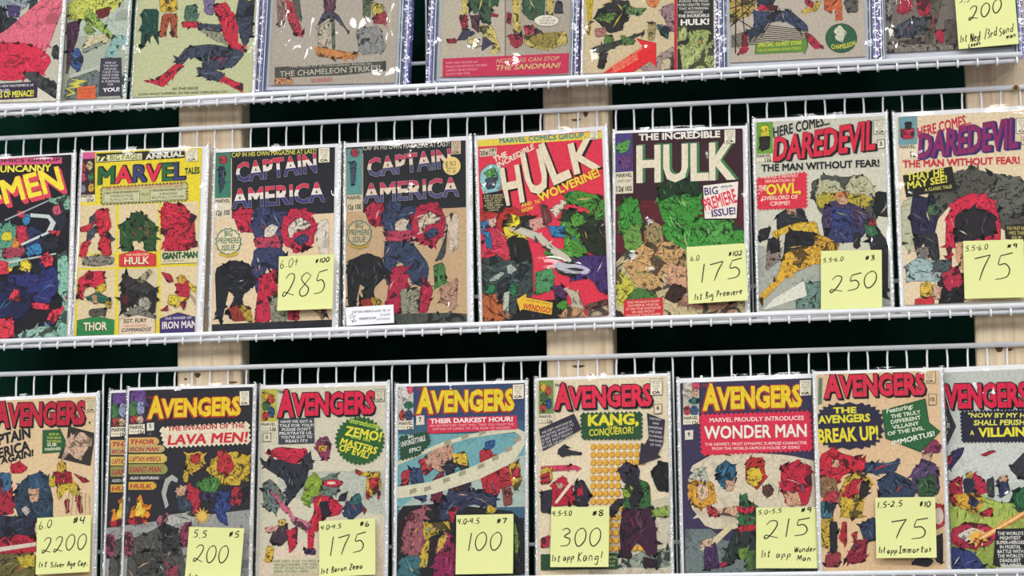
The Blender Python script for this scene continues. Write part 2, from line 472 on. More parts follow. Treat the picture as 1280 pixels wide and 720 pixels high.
STEP = 0.000005
class Comic:
    def __init__(s, shelf_no, quad, label, group, margins=(3, 5, 5), layer=0, kind='bag', dents=(), seed=1, z_under=0.0):
        s.rng = random.Random(seed); s.seed = seed; s.kind = kind; s.dents = dents
        zr0, m = RAIL[shelf_no]
        fy = -0.0265 - 0.0102 * layer - (0.004 if shelf_no == 1 else 0) - (0.0085 if kind == 'slab' else 0)
        e1 = Vector((1, 0, m)).normalized(); e2 = Vector((0, 0.075, 1)).normalized()
        n = e2.cross(e1).normalized()            # towards the viewer (-y)
        if n.y > 0: n = -n
        p0 = Vector((0, fy, zr0))
        w = [on_plane(px, py, p0, n) for px, py in pts(quad)]
        ex = ((w[1] - w[0]) + (w[2] - w[3])).normalized()
        ez = (-n).cross(ex) * -1
        if ez.z < 0: ez = -ez
        cen = (w[0] + w[1] + w[2] + w[3]) / 4
        s.w = ((w[1] - w[0]).length + (w[2] - w[3]).length) / 2
        s.h = ((w[0] - w[3]).length + (w[1] - w[2]).length) / 2
        # rest the foot of the board on the ledge wires
        bl = cen - ex * s.w / 2 - ez * s.h / 2
        br = bl + ex * s.w
        zl = lambda p: zr0 + m * p.x - 0.0002
        s.drop = max(0.001, min((bl.z - zl(bl)) / ez.z, (br.z - zl(br)) / ez.z))
        lowest = min((bl.z - zl(bl)) / ez.z, (br.z - zl(br)) / ez.z)
        if lowest < 0.0012:                      # the rod hides the foot: keep it on the ledge
            s.h -= 0.0012 - lowest; cen = cen + ez * ((0.0012 - lowest) / 2); s.drop = 0.0012
        base = cen - ez * (s.h / 2)
        s.M = Matrix(((ex.x, -n.x, ez.x, base.x), (ex.y, -n.y, ez.y, base.y), (ex.z, -n.z, ez.z, base.z), (0, 0, 0, 1)))
        s.MI = s.M.inverted()
        s.n = n; s.p0 = p0
        s.root = thing('comic_book' if kind == 'bag' else 'cased_comic', label, 'comic book', group, s.M)
        k = 1 / 926.0
        s.ml, s.mr, s.mt = (q * k for q in margins)
        s.lay = 0
        s.main = Sheet(); s.cur = s.main; s.parts = []
        s.ox, s.oy, s.sc = 0, 0, 1
    def crop(s, ox, oy, sc): s.ox, s.oy, s.sc = ox, oy, sc; return s
    def L(s, x, y):
        q = s.MI @ on_plane(s.ox + x * s.sc, s.oy + y * s.sc, s.p0, s.n)
        return (q.x, q.z)
    def LP(s, p): return [s.L(*q) for q in pts(p)]
    def nexty(s): s.lay += 1; return -s.lay * STEP
    def clip(s, poly):
        for ax, val, sg in ((0, -s.w / 2, 1), (0, s.w / 2, -1), (1, 0.0, 1), (1, s.h, -1)):
            res = []
            for i in range(len(poly)):
                a, b = poly[i], poly[(i + 1) % len(poly)]
                da, db = sg * (a[ax] - val), sg * (b[ax] - val)
                if da >= 0: res.append(a)
                if da * db < 0:
                    t = da / (da - db); res.append((a[0] + (b[0] - a[0]) * t, a[1] + (b[1] - a[1]) * t))
            poly = res
            if len(poly) < 3: return None
        return poly
    def put(s, poly, y, col, ink=0.0, cl=True):
        if cl: poly = s.clip(poly)
        if poly: s.cur.add(poly, y, col, ink)
    def base(s, col, ink=0.0):
        w, h = s.w / 2, s.h
        r = 0.0015
        s.main.add([(-w + r, 0), (w - r, 0), (w, r), (w, h - r), (w - r, h), (-w + r, h), (-w, h - r), (-w, r)], 0.0, lin(col), ink)
    def part(s, name): s.cur = Sheet(); s.parts.append((name, s.cur)); return s
    def art(s): s.cur = s.main; return s
    def f(s, col, p, ink=0.0, sm=0):
        q = s.LP(p)
        if sm: q = chaikin(q, sm)
        s.put(q, s.nexty(), lin(col), ink)
    pal = ()
    def p(s, col, p, n=None, sm=1, line=0.0006, ink=1.0):
        """a patch of the artwork: pen outline, colour, then pen hatching and lighter strokes"""
        q = s.LP(p)
        q = chaikin(q, sm) if sm else q
        s.pal = tuple(s.pal)[-7:] + (lin(col),)
        cx = sum(a for a, b in q) / len(q); cz = sum(b for a, b in q) / len(q)
        if line:
            y = s.nexty(); big = []
            for a, b in q:
                d = math.hypot(a - cx, b - cz) or 1
                k = 1 + line / d
                big.append((cx + (a - cx) * k, cz + (b - cz) * k))
            s.put(big, y, lin('#15151a'))
        s.put(q, s.nexty(), lin(col), ink)
        ar = abs(area(q))
        if n is None: n = int(min(40, 4 + ar * 1e6 / 30))
        x0, x1 = min(a for a, b in q), max(a for a, b in q); z0, z1 = min(b for a, b in q), max(b for a, b in q)
        n = int(n * 1.6)
        y1, y2 = s.nexty(), s.nexty()
        if n > 1:
            for i in range(min(16, 3 + n // 2)):
                k = s.rng.randrange(len(q)); a, b = q[k]; a2, b2 = q[(k + 1) % len(q)]; t = s.rng.random()
                a += (a2 - a) * t; b += (b2 - b) * t
                r = s.rng.uniform(.0012, .0038) * min(1.6, (ar * 1e6 / 300) ** .35); th = s.rng.uniform(0, 6.28)
                tri = [(a + r * math.cos(th + g) * f1, b + r * math.sin(th + g) * f1) for g, f1 in ((0, 1.7), (1.9, .6), (2.8, .9), (4.2, .7))]
                kk = s.rng.choice((1.0, 1.0, .55, .1, .1))
                s.put(tri, y1 if kk < .3 else y2, tuple(u * kk for u in lin(col)), ink * .5)
        base_a = s.rng.uniform(0, math.pi)
        c = lin(col); lum = sum(c) / 3
        for i in range(n):
            for _ in range(8):
                a, b = s.rng.uniform(x0, x1), s.rng.uniform(z0, z1)
                if inside(q, a, b): break
            else: continue
            an = base_a + s.rng.gauss(0, .5); ln = s.rng.uniform(.0025, .009) * min(1.5, (ar * 1e6 / 350) ** .3 + .3); wd = s.rng.uniform(.00025, .0011)
            ux, uz = math.cos(an), math.sin(an); bow = s.rng.uniform(-.3, .3) * ln
            sl = [(a - ux * ln, b - uz * ln), (a - uz * (bow * .6 - wd), b + ux * (bow * .6 - wd)), (a + ux * ln, b + uz * ln), (a - uz * (bow * .6 + wd), b + ux * (bow * .6 + wd))]
            if not all(inside(q, *t) for t in sl[::2]): continue
            if i % 5 == 4 and s.pal:
                s.put(sl, y2, s.rng.choice(s.pal))
            elif i % 3 == 2:
                k = 1.5 if lum < .35 else .8
                s.put(sl, y2, tuple(min(.85, t * k + (.05 if lum < .2 else 0)) for t in c))
            else:
                s.put(sl, y1, tuple(t * .18 for t in c))
    def e(s, col, cx, cy, rx, ry, n=None, k=22, wob=0.08, **kw):
        ph = s.rng.uniform(0, 6)
        s.p(col, [(cx + rx * math.cos(2 * math.pi * i / k) * (1 + wob * math.sin(3 * i + ph)), cy + ry * math.sin(2 * math.pi * i / k) * (1 + wob * math.cos(2 * i + ph))) for i in range(k)], n, 0, **kw)
    def fe(s, col, cx, cy, rx, ry, k=26):
        s.f(col, [(cx + rx * math.cos(2 * math.pi * i / k), cy + ry * math.sin(2 * math.pi * i / k)) for i in range(k)])
    def burst(s, col, cx, cy, rx, ry, n=28, d=.88, pw=1.0):
        q = []
        for i in range(2 * n):
            a = math.pi * i / n; r = 1 if i % 2 else d
            ca, sa = math.cos(a), math.sin(a)
            q.append((cx + rx * r * math.copysign(abs(ca) ** pw, ca), cy + ry * r * math.copysign(abs(sa) ** pw, sa)))
        s.f(col, q)
    def box(s, x0, y0, x1, y1, dy=0.0):
        return [(x0, y0), (x1, y0 + dy), (x1, y1 + dy), (x0, y1)]
    def rag(s, col, quad, n=16, d=5):
        """a panel with a zig-zag edge"""
        q = pts(quad); r = []
        for i in range(len(q)):
            a, b = q[i], q[(i + 1) % len(q)]
            ln = math.hypot(b[0] - a[0], b[1] - a[1]); m = max(2, int(ln / (2 * d)))
            nx, ny = (b[1] - a[1]) / ln, -(b[0] - a[0]) / ln
            for j in range(m):
                t = j / m; r.append((a[0] + (b[0] - a[0]) * t, a[1] + (b[1] - a[1]) * t))
                t = (j + .5) / m; r.append((a[0] + (b[0] - a[0]) * t + nx * d, a[1] + (b[1] - a[1]) * t + ny * d))
        s.f(col, r)
    def t(s, text, col, x0, y0, x1, y1, h, wt=.02, sh=0.0, ol=None, ow=.035, drop=None, dx=3, dy=3, bands=None, arch=0.0, cols=None, taper=0.0):
        """text fitted between two baseline points (crop pixels) with the given capital height"""
        a, b = s.L(x0, y0), s.L(x1, y1); c = s.L(x0, y0 - h)
        hh = math.hypot(c[0] - a[0], c[1] - a[1])
        W = math.hypot(b[0] - a[0], b[1] - a[1]); ux, uz = (b[0] - a[0]) / W, (b[1] - a[1]) / W
        vs0, _ = glyphs(text, wt, sh)
        mx0 = min(q[0] for q in vs0); mx1 = max(q[0] for q in vs0)
        kx = W / (mx1 - mx0); kz = hh / 0.73
        def xf(x, y):
            X = (x - mx0) * kx; u = X / W
            Z = y * kz * (1 - taper * u) + arch * hh * (1 - (2 * u - 1) ** 2)
            return (a[0] + ux * X - uz * Z, a[1] + uz * X + ux * Z)
        def lay(fs, key, y):                     # shifted copies lie one thin ink layer above each other
            n = _tn[key]
            if n: s.lay += 4
            return [(q, y - (STEP * (i // n) if n else 0)) for i, q in enumerate(fs)]
        px = abs(s.L(x0 + 1, y0)[0] - a[0])
        if drop:
            vs, fs = glyphs(text, wt + (ow if ol else .01), sh)
            y = s.nexty(); steps = max(1, int(max(abs(dx), abs(dy)) / 3))
            for st in range(1, steps + 1):
                k = st / steps
                for q, yy in lay(fs, (text, wt + (ow if ol else .01), sh), y): s.put([(xf(*vs[i])[0] + dx * px * k, xf(*vs[i])[1] - dy * px * k) for i in q], yy, lin(drop))
                y = s.nexty()
        if ol:
            vs, fs = glyphs(text, wt + ow, sh); y = s.nexty()
            for q, yy in lay(fs, (text, wt + ow, sh), y): s.put([xf(*vs[i]) for i in q], yy, lin(ol))
        vs, fs = glyphs(text, wt, sh); y = s.nexty()
        if bands:
            for fc, yy in lay(fs, (text, wt, sh), y):
                for poly, k in clip_bands(vs, [fc], [q * .73 for q in bands[1]]):
                    s.put([xf(*q) for q in poly], yy, lin(bands[0][k]))
        elif cols:
            for q, yy in lay(fs, (text, wt, sh), y):
                u = (sum(vs[i][0] for i in q) / len(q) - mx0) / (mx1 - mx0)
                k = max(i for i, (lim, _) in enumerate(cols) if u >= lim)
                s.put([xf(*vs[i]) for i in q], yy, lin(cols[k][1]))
        else:
            for q, yy in lay(fs, (text, wt, sh), y): s.put([xf(*vs[i]) for i in q], yy, lin(col))
    def lines(s, texts, col, x0, y0, x1, h, gap, dy=0.0, wt=.01, sh=0.0, cen=True):
        """small set text, one row per entry, fitted to the widest row"""
        ml = max(len(q) for q in texts)
        for i, q in enumerate(texts):
            w = (x1 - x0) * len(q) / ml; a = x0 + ((x1 - x0) - w) / 2 if cen else x0
            yy = y0 + i * gap
            s.t(q, col, a, yy + dy * (a - x0) / (x1 - x0), a + w, yy + dy * (a + w - x0) / (x1 - x0), h, wt=wt, sh=sh)
    def stamp(s, x0, y0, x1, y1, dy=-2, col='#e6dcc4', extra=None):
        """the approval stamp printed in the upper corner"""
        s.part('approval_stamp')
        s.f('#2a2620', s.box(x0 - 1.5, y0 - 1.5, x1 + 1.5, y1 + 1.5, dy)); s.f(col, s.box(x0, y0, x1, y1, dy))
        w, h = x1 - x0, y1 - y0
        s.lines(['APPROVED', 'BY THE', 'COMICS', 'CODE'], '#4a4238', x0 + w * .1, y0 + h * .2, x1 - w * .1, h * .12, h * .16, dy, wt=0)
        s.t('CA', '#2a2620', x0 + w * .15, y0 + h * .93, x1 - w * .15, y0 + h * .93 + dy, h * .17, wt=.05)
        s.art()
    def corner(s, x0, y0, x1, y1, blobs, bg, price='12', dy=-2, foot=.26):
        """picture box with the publisher line and the price"""
        s.part('corner_box')
        w, h = x1 - x0, y1 - y0
        s.f(bg, s.box(x0, y0, x1, y1, dy)); yb = y0 + h * (1 - foot)
        for col, u, vv, ru, rv in blobs:
            s.e(col, x0 + w * u, y0 + h * (1 - foot) * vv, w * ru, h * (1 - foot) * rv, n=3, line=.0004)
        s.f('#e2d8bf', s.box(x0, yb, x1, y1, dy))
        s.t('MARVEL', '#23211f', x0 + w * .05, yb + h * foot * .48, x1 - w * .05, yb + h * foot * .48 + dy, h * foot * .38, wt=.03)
        s.t('COMICS GROUP', '#3a3630', x0 + w * .05, yb + h * foot * .8, x0 + w * .55, yb + h * foot * .8, h * foot * .16, wt=.0)
        s.t(price + '¢', '#23211f', x0 + w * .58, yb + h * foot * .95, x1 - w * .05, yb + h * foot * .95, h * foot * .38, wt=.03)
        s.art()
    def finish(s):
        w, h = s.w / 2, s.h
        # paper block behind the printed face
        cov = s.main
        for (x0, x1, z0, z1) in ((-w, w, 0, 0), (-w, w, h, h)):
            pass
        co = cov.make('cover', s.root)
        me = co.data
        for name, sh in s.parts:
            if sh.f: sh.make(name, co)
        m = MB(); m.box(-w + .0004, w - .0004, 0.00004, 0.0019, 0.0004, h - .0004)
        m.make('pages', M_PAGES, s.root)
        d = s.drop
        if s.kind == 'bag':
            m = MB(); m.box(-w - s.ml, w + s.mr, 0.0020, 0.0030, -d + .0004, h + s.mt)
            m.make('backing_board', M_BOARD, s.root)
            s.sleeve(-w - s.ml - .0016, w + s.mr + .0016, -d, h + s.mt + .002)
        else:
            s.case()
        return s
    def bulge(s, x, z, x0, x1, z0, z1):
        u = (x - x0) / (x1 - x0); t = (z - z0) / (z1 - z0)
        b = 0.0010 * (1 - (2 * u - 1) ** 4) * (1 - (2 * t - 1) ** 4)
        q = Vector((x * 17 + s.seed * 9.1, z * 13, s.seed * 3.7))
        b += 0.0008 * noise.noise(q) * min(1, 6 * min(u, 1 - u) + .2)
        b += 0.0002 * noise.noise(Vector((x * 55, z * 40, s.seed * 1.3)))
        for px, py, r, am in s.dents_l:
            rx, rz_ = r if isinstance(r, tuple) else (r, r)
            b += am * math.exp(-((x - px) / rx) ** 2 - ((z - py) / rz_) ** 2)
        return b
    def sleeve(s, x0, x1, z0, z1):
        s.ox, s.oy, s.sc = 0, 0, 1
        s.dents_l = [(*s.L(px, py), r, am) for px, py, r, am in s.dents]
        s.dents_l = [(px, py, tuple(q * 1.25 for q in r) if isinstance(r, tuple) else r * 1.25, am * 1.5) for px, py, r, am in s.dents_l]
        W, H = x1 - x0, z1 - z0
        for k in range(3):                       # puckers along the folded top and tall creases near the sides
            s.dents_l.append((x0 + W * s.rng.uniform(.12, .88), z1 - s.rng.uniform(.006, .016), (s.rng.uniform(.012, .03), s.rng.uniform(.005, .008)), s.rng.uniform(.0011, .0017)))
        for k in range(4):
            sd = s.rng.choice((.05, .95)) + s.rng.uniform(-.03, .03)
            s.dents_l.append((x0 + W * sd, z0 + H * s.rng.uniform(.1, .9), (s.rng.uniform(.003, .005), s.rng.uniform(.015, .035)), s.rng.uniform(.0007, .0012)))
        for k in range(3):
            s.dents_l.append((x0 + W * s.rng.uniform(.1, .9), z0 + H * s.rng.uniform(.1, .85), (s.rng.uniform(.004, .008), s.rng.uniform(.006, .014)), s.rng.uniform(.0005, .0011)))
        front = -0.0036
        NXs, NZs = 54, 76
        vv, ff, mi = [], [], []
        rim = .0024
        prof = []                              # across: back fold, crinkled rim, front sheet, rim, back fold
        cols = [x0 + .006, x0 + .0012, x0, x0 + .0006, x0 + .0022]
        ys = [0.0036, 0.0035, 0.0012, -0.0022, front + .0004]
        xs = [(a, b, 1) for a, b in zip(cols, ys)]
        fx = [x0 + .0032, x0 + .0042] + [x0 + .0054 + (x1 - x0 - .0108) * i / NXs for i in range(NXs + 1)] + [x1 - .0042, x1 - .0032]
        for a in fx:
            xs.append((a, None, 0))
        xs += [(x1 - (a - x0), b, 1) for a, b in zip(reversed(cols), reversed(ys))]
        for j in range(NZs + 1):
            z = z0 + (z1 - z0) * j / NZs
            for (x, y, ed) in xs:
                if ed:
                    q = Vector((x * 30, z * 260 + s.seed * 5, s.seed))
                    nn = noise.noise(q)
                    vv.append((x + .0005 * noise.noise(Vector((z * 300, s.seed * 2.2 + (x > 0) * 9, 1))), min(.0036, y + .0007 * nn * (1 if y < .003 else 0)), z))
                else:
                    b = s.bulge(x, z, x0, x1, z0, z1)
                    vv.append((x, min(front + .0010, max(front - .0048, front - b)), z))
        n = len(xs)
        for j in range(NZs):
            for i in range(n - 1):
                ff.append((j * n + i, j * n + i + 1, (j + 1) * n + i + 1, (j + 1) * n + i))
                mi.append(1 if (xs[i][2] or xs[i + 1][2] or min(xs[i][0] - x0, x1 - xs[i + 1][0]) < .0041) else 0)
        me = mesh_from('plastic_sleeve', vv, ff)
        o = link('plastic_sleeve', me, [M_FILM, M_EDGE], s.root, True)
        me.polygons.foreach_set('material_index', mi)
    def case(s):
        w, h, d = s.w / 2, s.h, s.drop
        L, R, T = s.ml, s.mr, s.mt
        x0, x1, z0, z1 = -w - L, w + R, -d, h + T
        m = MB(); m.box(x0 + .004, x1 - .004, .0022, .0034, z0 + .002, z1 - .002); m.make('inner_tray', M_WELL, s.root)
        # outer hard shell: stepped lilac and clear bars left, right, foot and head
        for nm, mat, a, b, y0, y1 in (('shell_rim', M_LILAC, 0.0, .42, -.0052, .0085), ('shell_step', M_CLEARBAR, .46, .78, -.0034, .002), ):
            m = MB()
            la, lb = L * a, L * b; ra, rb = R * a, R * b
            m.box(x0 + la, x0 + lb, y0, y1, z0 + .0004, z1); m.box(x1 - rb, x1 - ra, y0, y1, z0 + .0004, z1)
            m.box(x0 + lb, x1 - rb, y0, y1, z0 + .0004 + (.0 if a == 0 else .0022), z0 + (.0020 if a == 0 else .0040)); m.box(x0 + lb, x1 - rb, y0, y1, z1 - .006, z1)
            m.make(nm, mat, s.root)
        for xx in (x0 + L * .25, x1 - R * .25, x0 + L * .60, x1 - R * .62):  # opaque white tubes stand in for highlights along the clear case edges
            m = MB(); m.tube([(xx, -.0054, z0 + .001), (xx, -.0054, z1 - .001)], .00045, 6)
            m.make('edge_highlight', M_WIRE, s.root)
        m = MB(); m.box(x0 + .0005, x1 - .0005, .0086, .0094, z0 + .0006, z1 - .0005); m.make('shell_back', M_LILACBACK, s.root)
        # front pane
        s.ox, s.oy, s.sc = 0, 0, 1
        s.dents_l = [(*s.L(px, py), r, am) for px, py, r, am in s.dents]
        vv, ff = [], []
        NXs, NZs = 50, 60
        a0, a1 = x0 + L * .5, x1 - R * .5
        for j in range(NZs + 1):
            z = z0 + .004 + (z1 - z0 - .008) * j / NZs
            for i in range(NXs + 1):
                x = a0 + (a1 - a0) * i / NXs
                b = .0002 * noise.noise(Vector((x * 12, z * 9, s.seed)))
                for px, py, r, am in s.dents_l:
                    rx, rz_ = r if isinstance(r, tuple) else (r, r)
                    b += am * math.exp(-((x - px) / rx) ** 2 - ((z - py) / rz_) ** 2)
                vv.append((x, -.0040 - max(-.0012, min(.0036, b)), z))
        n = NXs + 1
        for j in range(NZs):
            for i in range(NXs):
                ff.append((j * n + i, j * n + i + 1, (j + 1) * n + i + 1, (j + 1) * n + i))
        link('front_pane', mesh_from('front_pane', vv, ff), M_ACRYL, s.root, True)

# ------------------------------------------------------------------ the comic books, rack by rack
G1, G2, G3 = 'comic books on the top rack', 'comic books on the middle rack', 'comic books on the bottom rack'
CROWD = [('#c8a23a', .3, .2, .22, .12), ('#b54a3c', .65, .3, .2, .14), ('#4b6a3c', .35, .5, .24, .14), ('#31527a', .68, .7, .2, .16), ('#b8422f', .3, .82, .2, .13)]

def big_title(c, col, x0, y0, x1, y1, h, ol='#17171c', drop='#17171c', dx=5, dy=4, grow=1.2, ow=.03, wt=.045):
    """one tall first letter, then the rest of the word"""
    w = x1 - x0; dyy = (y1 - y0) / w
    c.part('title_lettering')
    xa = x0 + w * .165
    c.t('A', col, x0, y0 + h * .03, xa + w * .01, y0 + h * .03 + dyy * w * .165, h * grow, wt=wt, ol=ol, ow=ow, drop=drop, dx=dx, dy=dy)
    c.t('VENGERS', col, xa - w * .02, y0 + dyy * w * .15, x1, y1, h, wt=wt, ol=ol, ow=ow, drop=drop, dx=dx, dy=dy)
    c.t('THE', ol if ol != col else col, x0 + w * .0, y0 - h * 1.02, x0 + w * .075, y0 - h * 1.02, h * .14, wt=.02)
    c.art()

# ---- top rack (only the lower part of each is in the photo)
c = Comic(1, '-78,-118 81,-122 75,124 -80,132', 'comic with a huge crimson oval and pink beam, leftmost on the top rack', G1, (3, 5, 4), 1, seed=11, dents=[(60, 60, .02, .0012)])
c.crop(0, 0, 180 / 926).base('#b9b6a4')
c.p('#8d9aa0', '-400,-200 260,-200 200,20 0,170 -400,170', 8)
c.p('#20242a', '0,40 30,60 60,150 20,210 -60,220 -60,30', 5)
c.p('#4a3d66', '40,30 130,40 120,110 60,110', 4)
c.p('#2d3238', '50,110 110,120 100,170 20,190', 3)
c.p('#39474b', '200,0 240,0 240,40 180,80', 2)
c.p('#d9697c', '410,-250 430,-20 300,330 120,470 -60,520 -300,440 -300,300 0,230 330,-60', 30, ink=.5)
c.e('#d3304c', 60, 395, 262, 122, 20, wob=.02, ink=.6)
c.p('#3b3f3e', '345,290 420,320 400,400 330,360', 4)
c.p('#474a48', '130,470 220,460 400,560 390,640 350,640', 14)
c.f('#cfc7b4', '240,560 330,620 380,650 380,680 -50,680 -50,640 240,630')
c.part('caption_panel'); c.f('#34293f', '-420,560 244,524 240,630 -420,665')
c.t('S OF MENACE!', '#e0d84a', 0, 628, 216, 618, 40, wt=.03)
c.lines(['A NEW MASTERPIECE OF'], '#d8d2d8', -10, 562, 216, 16, 20, -8)
c.lines(['CALLED'], '#e2dce0', -20, 590, 60, 18, 20)
c.finish()

c = Comic(1, '8,-122 165,-127 164,121 9,127', 'comic with a dark box ending in YOU, half hidden on the top rack', G1, (3, .5, 4), 0, seed=12, dents=[(158, 70, .012, .0012), (160, 20, .01, .001)])
c.crop(0, 0, 180 / 926).base('#a3a998')
c.p('#b3bcae', '430,-60 850,-60 850,240 640,220 430,250', 6, ink=.4)
c.p('#c3c75a', '440,20 560,-30 820,-30 740,60 600,90 560,130 440,120', 12)
c.p('#93b051', '560,60 620,100 740,240 720,260 610,170 540,140', 8)
c.p('#7a8f4a', '560,150 620,200 570,230 540,190', 3)
c.p('#6b2a22', '610,70 710,40 700,100 640,120', 4)
c.p('#55344a', '430,150 520,130 500,240 470,330 430,360', 8)
c.p('#3d5b8f', '440,370 500,300 540,380 510,460 460,430', 7)
c.p('#5a3a3f', '430,340 470,360 440,460 425,480', 3)
c.p('#c9bf98', '560,230 690,215 700,270 530,330', 4)
c.p('#8c958c', '530,320 650,265 665,285 540,345', 2)
c.p('#8db3ac', '740,225 850,240 850,300 780,290 730,370 670,370', 5)
c.p('#6e7771', '440,500 640,440 640,640 420,640', 14)
c.f('#b4b9ac', '450,480 640,420 640,440 450,505')
c.f('#c9c14c', '440,505 560,520 500,545 530,560 440,570 490,600 430,620 430,610 470,598 420,570 480,553 440,540 500,522')
c.p('#9fc0b4', '780,480 850,440 850,630 780,630', 6)
c.part('caption_panel'); c.f('#3d3a45', '648,375 782,370 786,615 632,622')
c.lines(['ONE OF', 'THE MOST', 'UNUSUAL', 'TALES YOU', 'HAVE EVER', 'READ WITH', 'A SURPRISE', 'FOR'], '#c9c6cc', 652, 410, 770, 14, 20)
c.t('YOU!', '#e9e6e6', 660, 592, 768, 586, 26, wt=.03)
c.part('price_box'); c.f('#d2643c', '500,560 612,550 616,640 496,645'); c.lines(['IN THIS ISSUE', 'THE LATEST', 'CHAPTER'], '#8f2f22', 506, 585, 606, 14, 22, -6)
c.art(); c.finish()

c = Comic(1, '172.5,-126 323,-131 319,117 171.5,122', 'comic with olive background and dark blue sweeping shape, beside the clear cases', G1, (1, 4, 4), 0, seed=13, dents=[(310, 70, .012, .0014), (168, 70, .01, .001)])
c.crop(160, 0, 180 / 926).base('#b7b98f')
c.p('#1f4a40', '90,60 200,60 190,200 200,300 150,210 100,310 80,310 90,180', 8)
c.p('#c9a63c', '200,-20 310,-20 320,70 210,80', 6)
c.p('#a4523a', '220,90 320,90 310,230 280,240 270,130 240,230 200,240', 7)
c.p('#4d6d5b', '370,40 440,30 450,110 400,170 360,120', 5)
c.p('#75678a', '480,-20 560,-20 550,100 500,90', 4)
c.p('#3a4150', '720,-40 820,-40 800,220 740,300 690,120', 16)
c.p('#c22f43', '575,60 690,80 705,200 710,290 760,290 750,330 650,310 600,190', 12); c.p('#c22f43', '556,30 630,16 660,60 600,110 560,90', 6)
c.p('#3f4757', '450,150 600,160 600,210 450,190', 5)
c.p('#c22f43', '350,140 450,140 450,180 350,176', 5)
c.p('#3f4656', '380,300 540,285 720,320 740,360 680,430 560,450 480,440 500,390 400,360 350,420 310,390', 26)
c.p('#3f4656', '450,430 560,450 620,480 590,525 520,510 450,480', 8)
c.p('#bf2d42', '310,405 360,425 250,530 230,560 110,520 190,510', 8)
c.p('#bf2d42', '610,485 700,530 740,535 735,600 700,570 600,525', 5)
c.p('#8f9178', '450,190 600,210 640,290 560,260', 3)
c.part('caption_lettering'); c.t('IN THIS ISSUE:', '#3c3a28', 285, 580, 455, 574, 16, wt=.02, sh=.2)
c.lines(['LOOK WHAT HAPPENS TO ME! AND THEN READ ON!'], '#3c3a28', 66, 614, 640, 15, 20, -18, sh=.2)
c.art(); c.finish()

c = Comic(1, '343,-138 501,-143 497,103 342,107', 'cased comic under streaky glare, leftmost of the clear hard cases', G1, (15, 19, 75), 0, 'slab', seed=14, dents=[(356, 40, (.004, .022), .0034), (388, 55, (.004, .026), .0036), (448, 40, (.013, .015), .0034), (488, 34, (.004, .022), .0034), (480, 98, (.018, .010), .0034), (364, 66, (.012, .009), .0028), (424, 48, .007, .0016)])
c.crop(320, 0, 220 / 1218).base('#a89e90')
c.p('#8c6f62', '140,-80 200,-80 200,140 150,200', 6)
c.p('#b03b46', '210,0 260,20 335,260 270,240 220,140', 8)
c.p('#575b4e', '250,-20 300,-20 320,160 280,110', 4)
c.p('#5d3b48', '460,-40 560,-40 540,90 480,90', 5)
c.p('#4b4a5a', '470,80 560,90 650,240 600,180 520,110 420,190', 6)
c.p('#b9ae9a', '430,190 540,130 540,340 430,330', 5)
c.p('#5f6a52', '520,120 545,130 550,350 525,340', 2)
c.p('#58654a', '740,-30 800,-10 790,140 740,110', 5)
c.p('#b9a850', '800,10 880,40 880,120 810,110', 5)
c.p('#9a4148', '810,110 900,80 910,170 820,160', 5)
c.p('#c4834a', '410,320 560,350 700,370 690,410 540,405 430,390', 12)
c.p('#8b8a86', '690,200 860,180 900,360 720,380', 8)
c.f('#4e4c47', '130,465 330,455 860,425 900,420 900,490 600,520 130,540', .6)
c.p('#c48a66', '130,540 240,540 260,580 130,590', 3)
c.f('#a77a70', '380,545 530,535 530,565 380,572')
c.part('caption_lettering'); c.lines(['THE MAN OF A THOUSAND FACES IN'], '#b8b2a4', 230, 470, 800, 14, 20, -22)
c.t('THE CHAMELEON STRIKES!', '#b9b5a4', 165, 532, 860, 488, 40, wt=.01)
c.art(); c.finish()

c = Comic(1, '553,-143 716,-148 712,92 554,97', 'cased comic with a crimson caption band across its foot', G1, (16, 12, 75), 0, 'slab', seed=15, dents=[(591, 64, .008, .0024), (641, 86, .011, .003), (543, 60, .008, .0018)])
c.crop(530, 0, 210 / 1260).base('#b3a996')
c.f('#a39a8a', '615,-200 1100,-200 1100,410 612,420')
c.f('#5a5348', '606,-200 613,-200 613,420 606,420')
c.p('#cbb761', '280,-60 330,-40 320,110 290,100', 4)
c.p('#3b5a42', '330,-40 570,-60 560,30 500,60 500,180 430,170 420,90 340,80', 16)
c.p('#8f2b38', '260,120 320,110 330,200 290,230', 5)
c.p('#413d50', '300,210 390,250 300,300 250,300', 4)
c.p('#8f2b38', '165,290 250,295 240,325 180,325', 3)
c.p('#553246', '350,120 420,110 410,250 360,200', 5)
c.p('#42405a', '440,265 520,325 430,385 440,330', 4)
c.p('#cbb76b', '420,190 520,200 580,390 500,400 520,320 440,260', 8)
c.p('#c9ba80', '330,270 420,300 410,360 330,330', 4)
c.p('#8f2b38', '500,95 560,110 550,130 500,120', 2)
c.p('#c9b461', '660,-60 725,-60 720,240 670,240', 6)
c.p('#3b5a42', '740,-60 910,-60 900,150 790,150 740,80', 12)
c.p('#c9b461', '920,-60 970,-60 970,110 920,110', 5)
c.p('#3a3844', '990,10 1040,20 1040,100 975,100', 4)
c.p('#a63343', '620,90 660,110 650,180 620,170', 3)
c.p('#a63343', '640,260 740,250 740,330 690,365 650,330', 7)
c.p('#a63343', '740,190 830,200 800,290 910,330 900,350 790,320', 8)
c.p('#453d55', '830,210 890,240 910,320 820,300', 5)
c.p('#a63343', '930,330 1000,265 1020,290 960,365', 4)
c.p('#c9b461', '750,250 800,330 920,370 1080,330 1060,230 1000,280 950,380 760,345', 5)
c.part('speech_balloon'); c.e('#d9d2c0', 920, 155, 92, 42, 0, wob=.02, ink=0); c.lines(['SEE HOW', 'YOU LIKE THIS', 'ROUND OF IT'], '#4a463e', 862, 140, 985, 13, 20)
